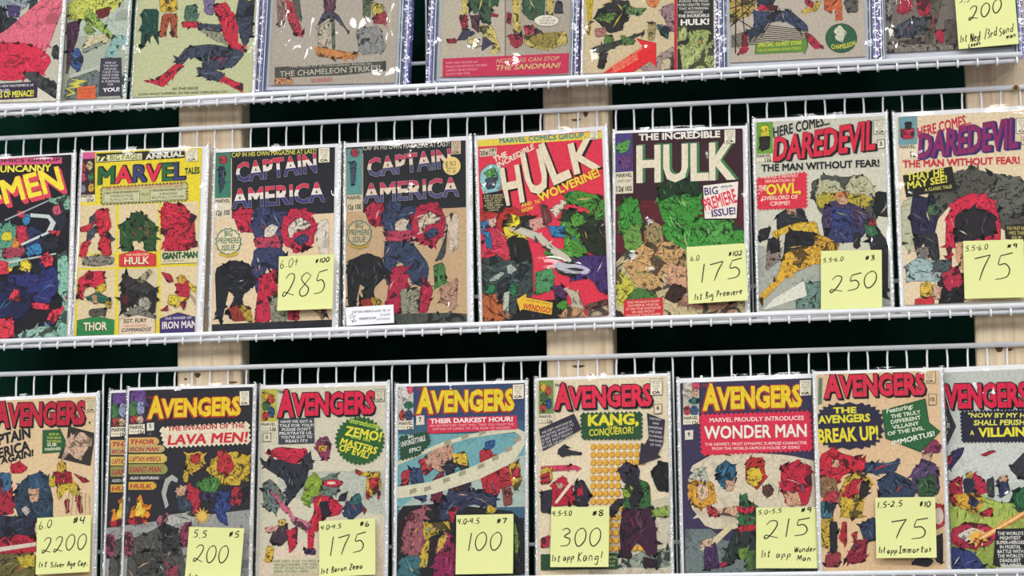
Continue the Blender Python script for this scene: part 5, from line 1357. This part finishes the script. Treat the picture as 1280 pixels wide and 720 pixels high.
c.e('#5a3a32', 326, 430, 18, 20, 4)
c.p('#3b6a42', '230,450 255,438 260,470 290,480 285,560 225,560', 14); c.p('#c22f42', '215,480 250,490 280,480 280,500 250,510 220,500', 5); c.p('#d0a88a', '130,500 220,480 220,520 150,510', 7); c.p('#b03a42', '120,480 150,490 160,520 125,515', 4)
c.p('#2f3834', '215,560 285,560 270,600 240,640 200,680 170,680 190,620', 14); c.p('#b8303a', '225,550 285,545 285,565 225,568', 3); c.p('#2f3834', '270,570 290,600 280,680 260,640', 5); c.p('#b82a4a', '150,680 190,670 180,690 150,690', 2)
c.f('#cfc29a', '95,630 200,540 215,550 120,640')
c.p('#463055', '110,620 150,610 160,690 110,700', 12); c.p('#4d6a3a', '245,640 280,630 285,700 250,700', 8); c.p('#6a8a3a', '225,630 260,620 250,660 230,660', 4); c.p('#caa98c', '100,600 140,590 130,620 100,620', 3)
c.corner(38, 66, 92, 206, [('#c9c0b0', .4, .2, .4, .25), ('#d8506a', .8, .08, .25, .12), ('#c9a08a', .7, .3, .2, .15), ('#2f6a6a', .7, .55, .35, .1), ('#b8443c', .25, .85, .2, .14), ('#3f5a7a', .7, .85, .25, .16)], '#b8b4a4', '12', -2, .22)
big_title(c, '#e3c42c', 104, 152, 442, 142, 72, ol='#a63a3c', drop='#a63a3c', dx=-3, dy=3)
c.stamp(434, 56, 472, 108, -2); c.part('issue_box'); c.f('#d6cfbc', '44,226 72,224 72,256 44,258'); c.t('9', '#2a2622', 54, 246, 62, 245, 15, wt=.03)
c.part('caption_burst'); c.rag('#d2304a', '98,176 466,164 474,290 104,306', d=8); c.t('MARVEL PROUDLY INTRODUCES', '#e6d8d0', 128, 198, 448, 190, 15, wt=.02); c.t('WONDER MAN', '#e8dfd2', 110, 254, 458, 246, 44, wt=.03, ol='#6a1c2c', ow=.015); c.lines(['THE NEWEST, MOST DYNAMIC SURPRISE CHARACTER', 'FROM THE WORLD-FAMOUS HOUSE OF IDEAS!'], '#e6cfc8', 112, 278, 458, 10, 15, -6, wt=.015)
c.art(); c.finish()

c = Comic(3, '1025,468 1172.5,463.2 1185,721 1024,724', 'tan comic overlapping its neighbour, behind the yellow 75 note marked 10', G3, (5, 5, 4), 1, seed=38, dents=[(1181, 560, .010, .0016), (1186, 640, .010, .0016), (1150, 490, .01, .001)])
c.crop(1010, 450, 180 / 480).base('#d8b78f')
c.p('#c42c3e', '40,320 80,295 120,315 190,330 200,370 120,380 100,410 40,400', 24); c.p('#33425c', '190,340 260,345 310,330 290,375 230,380 190,375', 12); c.p('#cf9c80', '80,335 105,332 105,358 80,358', 3)
c.p('#c8a83c', '130,390 170,370 205,400 215,420 190,440 180,520 150,530 110,520 105,440', 20); c.p('#b8303a', '145,400 185,395 190,430 140,460 115,450', 10); c.p('#2c2a2a', '175,410 205,400 200,450 170,470', 5); c.p('#a82c38', '115,540 130,540 130,620 105,600', 4); c.p('#a82c38', '145,580 165,570 160,620', 3)
c.p('#35435c', '235,400 280,370 340,400 365,430 350,460 240,460', 16); c.p('#35435c', '170,550 225,520 225,600 190,610', 8); c.p('#8f2a3a', '160,600 200,600 190,670 150,680 120,670', 7)
c.p('#5a4468', '345,370 390,330 430,350 440,440 400,460 350,430', 16); c.p('#8a3a5a', '385,280 415,262 440,280 440,310 390,310', 6); c.p('#3a5a3a', '360,400 420,380 430,450 370,460', 10); c.p('#c8a286', '380,310 415,310 410,335 385,335', 3)
c.p('#8a6a4a', '40,380 90,400 110,470 60,470 40,440', 10); c.p('#b03a44', '60,440 100,440 90,500 50,490', 6); c.p('#3f6a7a', '40,470 90,480 80,530 45,530', 6); c.p('#c4a43c', '45,530 85,530 70,630 45,620', 8); c.p('#2a2a30', '70,540 100,540 95,660 75,640', 5); c.p('#8f3a40', '60,650 110,640 105,690 55,690', 6)
c.p('#33363c', '340,680 380,650 420,670 400,690', 4); c.p('#2d3038', '420,590 450,580 450,680 425,670', 5); c.e('#b83a42', 430, 520, 30, 42, 3); c.fe('#cfc2b0', 436, 520, 16, 28)
c.part('corner_box'); c.f('#5f7a6a', '36,60 48,60 46,148 34,150'); c.f('#d6c6a4', '34,150 46,148 44,180 34,180')
big_title(c, '#cf3046', 54, 122, 392, 112, 70)
c.stamp(388, 36, 424, 78, -2, '#d9c09a'); c.part('issue_box'); c.f('#4a463e', '400,114 428,112 429,150 402,152'); c.f('#d8b78f', '402,116 426,114 427,148 404,150'); c.t('10', '#2a2622', 406, 138, 422, 137, 14, wt=.03)
c.part('caption_burst'); c.burst('#2d2b40', 138, 220, 118, 80, 26, .9, .7); c.t('THE', '#d8cf3a', 84, 178, 162, 176, 20, wt=.04); c.t('AVENGERS', '#d8cf3a', 34, 212, 208, 204, 26, wt=.04); c.t('BREAK UP!', '#e0cf38', 34, 276, 236, 264, 46, wt=.035)
c.part('caption_panel'); c.f('#24472e', '246,168 392,128 404,208 442,238 376,308 258,262'); c.f('#2c6038', '249,171 390,132 402,210 438,238 376,304 261,260'); c.t('Featuring:', '#d8dcc4', 262, 178, 352, 160, 16, wt=.02, sh=.2); c.lines(['THE TRULY', 'DIFFERENT', 'VILLAINY', 'OF THE EVIL'], '#d8dcc4', 266, 197, 388, 13, 18.5, -20, wt=.025); c.t('IMMORTUS!', '#e0e2cc', 280, 286, 424, 252, 17, wt=.03, sh=.1)
c.art(); c.finish()

c = Comic(3, '1163,466 1328,459.5 1331,716.5 1167,722', 'comic with a red title on pale grey, at the right end of the bottom rack', G3, (3, 5, 6), 0, seed=39, dents=[(1225, 490, .012, .0022), (1240, 560, .012, .0014), (1250, 620, .01, .0012), (1200, 580, .01, .001)])
c.crop(1160, 450, 120 / 320).base('#bcbfb6')
c.p('#a9ba5a', '60,470 150,440 250,480 420,460 420,640 60,640', 14, ink=.4); c.p('#8fa04a', '60,600 230,560 240,700 60,700', 8, ink=.5)
c.f('#c9cbc4', '60,280 420,270 420,400 60,420', .2)
c.p('#35325a', '62,330 90,300 120,290 115,315 80,360 60,370', 8); c.p('#c8304a', '58,320 80,320 75,350 58,350', 3)
c.p('#a8283a', '68,410 110,390 120,480 80,490', 10); c.p('#2c3040', '115,400 150,385 160,440 125,450', 12); c.p('#b82f48', '150,375 190,400 200,440 165,450', 10); c.p('#d2a03a', '90,450 150,440 180,470 160,510 100,490', 14); c.p('#35406a', '140,450 170,470 160,490 135,480', 5); c.p('#b8303a', '170,510 215,490 215,520 180,522', 5); c.p('#c9a24a', '125,380 145,370 150,390 130,395', 2)
c.p('#a8283a', '175,315 215,300 228,305 190,322', 4); c.p('#39433f', '195,400 220,390 222,460 200,455', 7); c.p('#2f3a55', '230,400 260,385 275,440 240,460', 8); c.p('#c79a7c', '235,390 265,385 262,405 240,408', 3)
c.p('#2a4a36', '285,440 420,380 420,540 310,510 280,470', 16); c.p('#3a3a40', '270,360 330,300 420,290 420,400 310,400', 12); c.p('#2f6a3f', '290,450 320,420 330,500 300,490', 8)
c.e('#b8324a', 150, 585, 76, 42, 8, wob=.06); c.p('#d6d2c6', '96,584 150,556 200,580 160,594 128,606', 5); c.p('#39477a', '130,604 180,590 176,606 144,616', 3)
c.p('#39437a', '75,620 150,640 190,690 180,700 120,690 80,700', 12); c.burst('#e3b04a', 165, 592, 40, 34, 9, .5)
c.p('#e0904a', '150,600 330,495 330,515 165,612', 4, ink=.3); c.p('#ecc78a', '170,594 330,500 330,508 175,600', 0, ink=0)
big_title(c, '#d22345', 8, 160, 334, 152, 78)
c.part('side_arrow'); c.f('#2e3034', '20,160 68,160 94,222 66,282 20,284'); c.lines(['OR', 'EVER', 'SO'], '#cfcfc4', 40, 205, 74, 18, 22)
c.part('caption_burst'); c.rag('#29283a', '110,174 420,166 420,270 116,272', d=6); c.t('"NOW BY MY HAND', '#ddd65a', 134, 192, 384, 192, 16, wt=.025, sh=.1); c.t('SHALL PERISH', '#ddd65a', 152, 218, 324, 216, 18, wt=.03, sh=.1); c.t('A', '#ddd65a', 140, 250, 154, 250, 16, wt=.03); c.t('VILLAIN!"', '#e3d83c', 168, 256, 352, 252, 30, wt=.04)
c.part('caption_panel'); c.f('#26262a', '226,564 420,556 420,684 216,682'); c.lines(["THE WORLD'S", 'MIGHTIEST', 'SUPER-HEROES', 'IN MORTAL', 'BATTLE WITH', "THE WORLD'S", 'DEADLIEST', 'VILLAINS!'], '#dad8d0', 228, 584, 322, 11.5, 15, -1, wt=.025)
c.art(); c.finish()

# ------------------------------------------------------------------ handwritten price notes
HAND = {
 '0': ['.5,1 .15,.8 .05,.4 .25,.03 .55,.02 .85,.35 .85,.75 .6,.98 .42,.93'], '1': ['.55,1 .4,0'],
 '2': ['.1,.78 .35,.97 .7,.93 .75,.68 .5,.3 .2,.03 .03,.06 .12,.2 .4,.13 .9,0'], '3': ['.1,.9 .5,1 .75,.8 .35,.55 .8,.4 .7,.08 .1,.02'],
 '4': ['.2,1 .1,.5 .8,.52', '.75,1 .6,0'], '5': ['.95,1 .3,.93', '.3,.93 .22,.6 .6,.6 .85,.35 .7,.08 .1,.02'],
 '6': ['.5,1 .15,.5 .1,.12 .45,0 .75,.2 .55,.45 .12,.3'], '7': ['.05,.88 .9,.97', '.9,.97 .6,.5 .4,0'],
 '8': ['.85,.85 .5,1 .15,.8 .4,.55 .8,.3 .7,.03 .3,.0 .15,.25 .5,.52 .88,.85'], '9': ['.8,.8 .5,1 .15,.8 .3,.55 .75,.65 .8,.9', '.8,.95 .65,0'],
 '#': ['.15,.65 .85,.75', '.1,.35 .8,.45', '.4,.95 .25,.1', '.7,1 .55,.15', '.2,.55 .8,.6'], '+': ['.1,.5 .9,.55', '.5,.9 .45,.1'], '-': ['.1,.45 .9,.5'], '.': ['.4,.02 .5,.0 .5,.06'], '!': ['.6,1 .45,.3', '.4,.02 .45,.06'], '/': ['.9,1.1 .1,-.1'],
 'S': ['.85,.85 .5,1 .2,.75 .7,.4 .55,.05 .05,.1'], 'A': ['.02,0 .5,1 .85,0', '.2,.4 .75,.42'], 'C': ['.9,.8 .5,1 .1,.5 .4,.02 .9,.15'], 'B': ['.2,0 .25,1 .75,.85 .3,.55 .8,.35 .6,.02 .15,.02'],
 'P': ['.2,0 .25,1 .8,.85 .6,.5 .2,.5'], 'K': ['.2,1 .15,0', '.85,1 .2,.5 .85,0'], 'Z': ['.1,.95 .85,.95 .1,.05 .9,.05'], 'W': ['.02,1 .2,0 .5,.8 .7,0 .98,1'], 'M': ['.05,0 .2,1 .5,.3 .8,1 .95,0'], 'I': ['.1,.98 .9,1', '.5,1 .45,0', '.05,.0 .85,.02'], 'N': ['.1,0 .2,1 .75,.02 .9,1'], 'L': ['.3,1 .15,.05 .85,.05'],
 'a': ['.75,.5 .3,.55 .1,.2 .4,.0 .7,.45 .75,.02'], 'b': ['.2,1 .15,.05 .7,.1 .6,.5 .2,.35'], 'd': ['.7,.4 .3,.5 .1,.15 .5,.02 .75,.3', '.8,1 .72,0'], 'e': ['.1,.28 .75,.35 .5,.58 .12,.3 .4,0 .85,.1'], 'g': ['.75,.5 .3,.52 .15,.2 .7,.3', '.78,.52 .7,-.35 .15,-.3'], 'i': ['.45,.5 .4,0', '.5,.75 .52,.78'], 'l': ['.5,1 .4,0'], 'm': ['.05,0 .1,.5 .35,.5 .4,0 .45,.45 .75,.5 .85,0'], 'n': ['.1,0 .15,.5 .6,.5 .75,0'], 'o': ['.5,.55 .1,.3 .4,0 .8,.25 .5,.55'],
 'p': ['.2,.5 .1,-.4', '.15,.4 .6,.55 .75,.25 .2,.05'], 'r': ['.15,0 .2,.5 .4,.4 .8,.52'], 's': ['.7,.48 .3,.5 .6,.2 .15,.02'], 't': ['.5,.9 .4,.02 .7,.02', '.15,.58 .85,.62'], 'u': ['.1,.5 .2,.02 .6,.05 .75,.5 .8,0'], 'v': ['.1,.5 .4,0 .8,.52'], 'w': ['.05,.5 .2,0 .5,.4 .7,0 .95,.5'], ' ': [],
}
def smooth(p):
    if len(p) < 3: return p
    out = []
    for i in range(len(p) - 1):
        a, b, c, d = p[max(i - 1, 0)], p[i], p[i + 1], p[min(i + 2, len(p) - 1)]
        for k in range(5):
            t = k / 5
            out.append(tuple(.5 * (2 * b[j] + (c[j] - a[j]) * t + (2 * a[j] - 5 * b[j] + 4 * c[j] - d[j]) * t * t + (3 * b[j] - a[j] - 3 * c[j] + d[j]) * t ** 3) for j in (0, 1)))
    return out + [p[-1]]

def stroke_mesh(polys, surf, wid):
    """flat pen strokes lying on a surface given by surf(u, v) -> point"""
    v, f = [], []
    for p in polys:
        n = len(p); b = len(v)
        for i, (x, z) in enumerate(p):
            q, r = p[max(i - 1, 0)], p[min(i + 1, n - 1)]
            dx, dz = r[0] - q[0], r[1] - q[1]; L = math.hypot(dx, dz) or 1
            w = wid * (.55 + .45 * math.sin(math.pi * min(1, max(0, (i + .6) / n)))) / 2
            for sg in (1, -1):
                v.append(surf(x - dz / L * w * sg, z + dx / L * w * sg))
        for i in range(n - 1):
            f.append((b + 2 * i, b + 2 * i + 1, b + 2 * i + 3, b + 2 * i + 2))
    return v, f

def note(shelf_no, quad, label, rows, lift=-.0365, layer=0, curl=.004, seed=1):
    rng = random.Random(seed)
    zr0, m = RAIL[shelf_no]
    e1 = Vector((1, 0, m)).normalized(); e2 = Vector((0, 0.075, 1)).normalized(); n = e2.cross(e1).normalized()
    if n.y > 0: n = -n
    p0 = Vector((0, -0.0265 - .0102 * layer - .0068 - (.0150 if shelf_no == 1 else 0), zr0))
    w = [on_plane(px, py, p0, n) for px, py in pts(quad)]
    ex = ((w[1] - w[0]) + (w[2] - w[3])).normalized(); ez = ex.cross(-n)
    if ez.z < 0: ez = -ez
    W = ((w[1] - w[0]).length + (w[2] - w[3]).length) / 2; H = ((w[0] - w[3]).length + (w[1] - w[2]).length) / 2
    base = (w[2] + w[3]) / 2
    M = Matrix(((ex.x, -n.x, ez.x, base.x), (ex.y, -n.y, ez.y, base.y), (ex.z, -n.z, ez.z, base.z), (0, 0, 0, 1)))
    t = thing('price_note', label, 'note', 'yellow handwritten price notes', M)
    def bend(x, z):
        s = 1 - min(1, max(0, z / H))
        return -curl * s ** 2.2 - .0004 * math.sin(x / W * 3)
    N = 12
    vv, ff = [], []
    for side in (0, 1):
        for j in range(N + 1):
            for i in range(N + 1):
                x = -W / 2 + W * i / N; z = H * j / N
                vv.append((x, bend(x, z) + (.00018 if side else 0), z))
    K = (N + 1) ** 2
    for j in range(N):
        for i in range(N):
            a = j * (N + 1) + i
            ff.append((a, a + 1, a + N + 2, a + N + 1)); ff.append((K + a, K + a + N + 1, K + a + N + 2, K + a + 1))
    for i in range(N):
        for a, b in ((i, i + 1), (N * (N + 1) + i + 1, N * (N + 1) + i), ((i + 1) * (N + 1), i * (N + 1)), (i * (N + 1) + N, (i + 1) * (N + 1) + N)):
            ff.append((b, a, K + a, K + b))
    link('paper', mesh_from('paper', vv, ff), M_NOTE, t)
    for k, (text, u0, v0, u1, v1, hh, wid) in enumerate(rows):
        polys = []
        wts = [(.55 if ch in '1.il!' else .7 if ch in ' -/' else 1.25 if ch in 'mMW' else 1) for ch in text]
        tot = sum(wts); x = 0
        for ch, wt in zip(text, wts):
            for st in HAND.get(ch, []):
                pl = []
                jz = rng.uniform(-.05, .05)
                for a, b in pts(st):
                    u = (x + a * wt * .86) / tot
                    pl.append(((u0 + (u1 - u0) * u - .5) * W + b * hh * H * .10, (v0 + (v1 - v0) * u + (b + jz) * hh) * H))
                polys.append(smooth(pl))
            x += wt
        big = wid > .0011 and hh > .2
        v, f = stroke_mesh(polys, lambda a, b: (a, bend(a, b) - .00012, b), wid)
        link('handwriting', mesh_from('handwriting', v, f), M_INK if hh > .2 else M_MARK, t)
    return t

TH, TK = .00085, .00135
note(3, '45,647.5 112.5,644 113.2,715 45.6,718.8', 'yellow note with handwritten 2200, leftmost note on the bottom rack', [('6.0', .03, .80, .29, .82, .14, .0013), ('#4', .66, .85, .92, .86, .13, .0017), ('2200', .10, .36, .96, .43, .27, .0017), ('1st', .05, .12, .22, .14, .10, .0014), ('Silver Age Cap.', .27, .11, .97, .12, .09, .0014)], seed=1)
note(3, '237.8,658.3 306,660.5 301.2,728 231,726', 'yellow note with handwritten 200 tilted over the black comic of the bottom rack', [('5.5', .08, .80, .34, .80, .14, .0014), ('#5', .72, .82, .93, .83, .11, .0015), ('200', .12, .36, .78, .34, .32, .0017), ('1st', .07, .03, .24, .03, .1, .0014)], layer=1, seed=2)
note(3, '397.5,651.6 468,647.8 470,718.5 399.8,722', 'yellow note with handwritten 175 on the bottom rack, third note from the left', [('4.0-4.5', .03, .84, .40, .86, .08, .0013), ('#6', .72, .86, .92, .87, .09, .0016), ('175', .15, .36, .85, .42, .34, .0017), ('1st Baron Zemo', .03, .06, .78, .12, .10, .0014)], seed=3)
note(3, '573.2,645 645.4,641.3 641.5,718.3 570.3,717.2', 'yellow note with handwritten 100 on the comic with circling pale band', [('4.0-4.5', .02, .85, .41, .85, .09, .0014), ('#7', .70, .84, .90, .84, .09, .0016), ('100', .17, .38, .84, .42, .30, .0017)], seed=4)
note(3, '686.4,634 760.4,633.4 760.4,709.2 689,709.2', 'yellow note with handwritten 300 beside the rows of orange dots', [('4.5-5.0', .02, .85, .36, .86, .08, .0013), ('#8', .70, .84, .92, .86, .09, .0017), ('300', .14, .36, .90, .36, .30, .0017), ('1st', .02, .09, .18, .10, .11, .0013), ('app', .22, .11, .42, .12, .11, .0013), ('Kang!', .46, .09, .90, .10, .16, .0013)], seed=5)
note(3, '941.3,635.4 1017.5,633.6 1023,711.6 945,709.8', 'yellow note with handwritten 215, tilted on the bottom rack', [('5.0-5.5', .03, .88, .42, .92, .07, .0011), ('#9', .72, .91, .92, .92, .08, .0015), ('215', .12, .48, .90, .54, .30, .0017), ('1st', .08, .17, .24, .2, .12, .0012), ('app', .32, .17, .58, .18, .11, .0012), ('Wonder', .62, .26, .98, .28, .09, .0013), ('Man', .66, .12, .90, .12, .09, .0013)], seed=6)
note(3, '1093,622.5 1168,620.6 1171,698 1095.5,697.5', 'yellow note with handwritten 75 marked 10, rightmost note on the bottom rack', [('1.5-2.5', .03, .83, .46, .86, .09, .0014), ('#10', .73, .84, .93, .84, .09, .0016), ('75', .22, .30, .90, .32, .33, .0017), ('1st', .04, .08, .16, .1, .10, .0013), ('app', .18, .08, .36, .08, .09, .0013), ('Immortus', .37, .08, .93, .1, .11, .0014)], layer=1, seed=7)
note(2, '347.5,321 417,317.5 416,387 347.5,388.7', 'yellow note with handwritten 285 on the middle rack', [('6.0+', .02, .78, .37, .82, .16, .0011), ('#100', .66, .84, .93, .88, .08, .0016), ('285', .08, .24, .90, .32, .42, .0017)], seed=8)
note(2, '858,308.6 932,304 935,376 861,380.6', 'yellow note with handwritten 175 marked 102 on the middle rack', [('6.0', .06, .75, .22, .76, .09, .0011), ('#102', .70, .78, .95, .80, .08, .0014), ('175', .18, .36, .95, .42, .32, .0017), ('1st Big Premiere', .10, .06, .92, .12, .11, .0013)], seed=9)
note(2, '1023.7,313.6 1100.5,312.5 1102.4,386.7 1026.7,387.8', 'yellow note with handwritten 250 on the middle rack', [('5.5-6.0', .03, .80, .38, .83, .07, .0011), ('#3', .72, .82, .90, .83, .08, .0015), ('250', .14, .28, .96, .38, .28, .0017)], seed=10)
note(2, '1204.2,301.7 1280,298.7 1281,373 1206,373.7', 'yellow note with handwritten 75 marked 9, rightmost note on the middle rack', [('5.5-6.0', .03, .82, .42, .85, .09, .0011), ('#9', .72, .85, .92, .86, .07, .0015), ('75', .13, .28, .84, .33, .44, .0017)], seed=11)
note(1, '1191,-14 1266,-20 1273.3,54.7 1198.7,62', 'yellow note with handwritten 200 at the right end of the top rack', [('5.5', .06, .76, .25, .77, .14, .0011), ('200', .2, .46, .80, .56, .22, .0017), ('1st', .03, .1, .16, .13, .12, .0012), ('Ned', .2, .1, .38, .12, .14, .0015), ('Leeds', .16, .01, .38, .05, .07, .0013), ('/3rd', .44, .13, .66, .17, .15, .0012), ('Sand', .68, .15, .94, .22, .13, .0012), ('man', .80, .10, .97, .12, .08, .0013)], curl=.001, seed=12)

# printed price label and round sticker on the worn striped-title comic
def sticker(name, label, c, quad, mat, y, writing, round_=False):
    q = [c.L(*p) for p in quad]
    cx = sum(a for a, b in q) / len(q); cz = min(b for a, b in q)
    t = thing(name, label, 'label', None, c.M @ Matrix.Translation((cx, y, cz)))
    q = [(a - cx, b - cz) for a, b in q]
    if area(q) < 0: q = q[::-1]
    if not round_: q = chaikin(chaikin([(a + (b[0] - a[0]) * 0 if False else a[0], a[1]) for a in q for b in [a]], 0), 0)
    n = len(q)
    v = [(a, 0, b) for a, b in q] + [(a, .0002, b) for a, b in q]
    f = [tuple(range(n)), tuple(range(2 * n - 1, n - 1, -1))] + [(i, n + i, n + (i + 1) % n, (i + 1) % n) for i in range(n)]
    link('paper', mesh_from('paper', v, f), mat, t)
    return t, cx, cz

def set_text(t, cx, cz, c, text, x0, y0, x1, y1, h, wt, mat):
    a, b, d = c.L(x0, y0), c.L(x1, y1), c.L(x0, y0 - h)
    W = math.hypot(b[0] - a[0], b[1] - a[1]); hh = math.hypot(d[0] - a[0], d[1] - a[1]); ux, uz = (b[0] - a[0]) / W, (b[1] - a[1]) / W
    vs, fs = glyphs(text, wt, 0.0)
    m0, m1 = min(q[0] for q in vs), max(q[0] for q in vs)
    v = []
    for x, z in vs:
        X = (x - m0) * W / (m1 - m0); Z = z * hh / .73
        v.append((a[0] + ux * X - uz * Z - cx, -.0001, a[1] + uz * X + ux * Z - cz))
    link('printed_text', mesh_from('printed_text', v, fs), mat, t)

c = CAPB; c.crop(425, 370, 1 / 16)
t, cx, cz = sticker('price_label', 'white printed price label at the foot of the worn striped-title comic', c, [(135, 250), (1090, 190), (1105, 555), (150, 615)], M_LABEL, -.0066, None)
for tx, x0, y0, x1, y1, h, wt in (('CAPTAIN AMERICA #100 - FR. 1.0', 265, 365, 1025, 325, 48, .012), ('$ 120.00', 835, 418, 1022, 405, 44, .005), ('WORDPICTS.COM', 405, 498, 740, 478, 46, .03), ('55279/0101', 755, 505, 1020, 492, 42, .0)):
    set_text(t, cx, cz, c, tx, x0, y0, x1, y1, h, wt, M_MARK)
lv, lf = stroke_mesh([smooth(pl) for pl in ([c.L(*p) for p in q] for q in ([(215, 470), (225, 410), (275, 390), (300, 430), (250, 450), (230, 480)], [(345, 390), (320, 440), (300, 480), (345, 520), (310, 525)], [(240, 500), (290, 550), (270, 500), (320, 540)]))], lambda a, b: (a - cx, -.0001, b - cz), .0007)
link('printed_logo', mesh_from('printed_logo', lv, lf), M_MARK, t)
c.crop(530, 170, 70 / 720)
t, cx, cz = sticker('price_sticker', 'round pale yellow sticker with handwritten price on the worn striped-title comic', c, [(360 + 114 * math.cos(a), 388 + 118 * math.sin(a)) for a in [2 * math.pi * k / 32 for k in range(32)]], M_ROUND, -.0019, None, True)
polys = []
for ch, x, y, w, h in (('S', 275, 410, 30, 70), ('1', 290, 410, 26, 80), ('3', 325, 395, 40, 60), ('0', 370, 385, 45, 60), ('-', 280, 432, 160, 30), ('F', 300, 470, 0, 0), ('1', 300, 478, 20, 50), ('1', 322, 476, 20, 46), ('.', 345, 474, 20, 20), ('0', 375, 472, 34, 34)):
    for st in HAND.get(ch, []):
        polys.append(smooth([c.L(x + a * w, y - b * h) for a, b in pts(st)]))
lv, lf = stroke_mesh(polys, lambda a, b: (a - cx, -.0001, b - cz), .0008)
link('handwriting', mesh_from('handwriting', lv, lf), M_MARK, t)
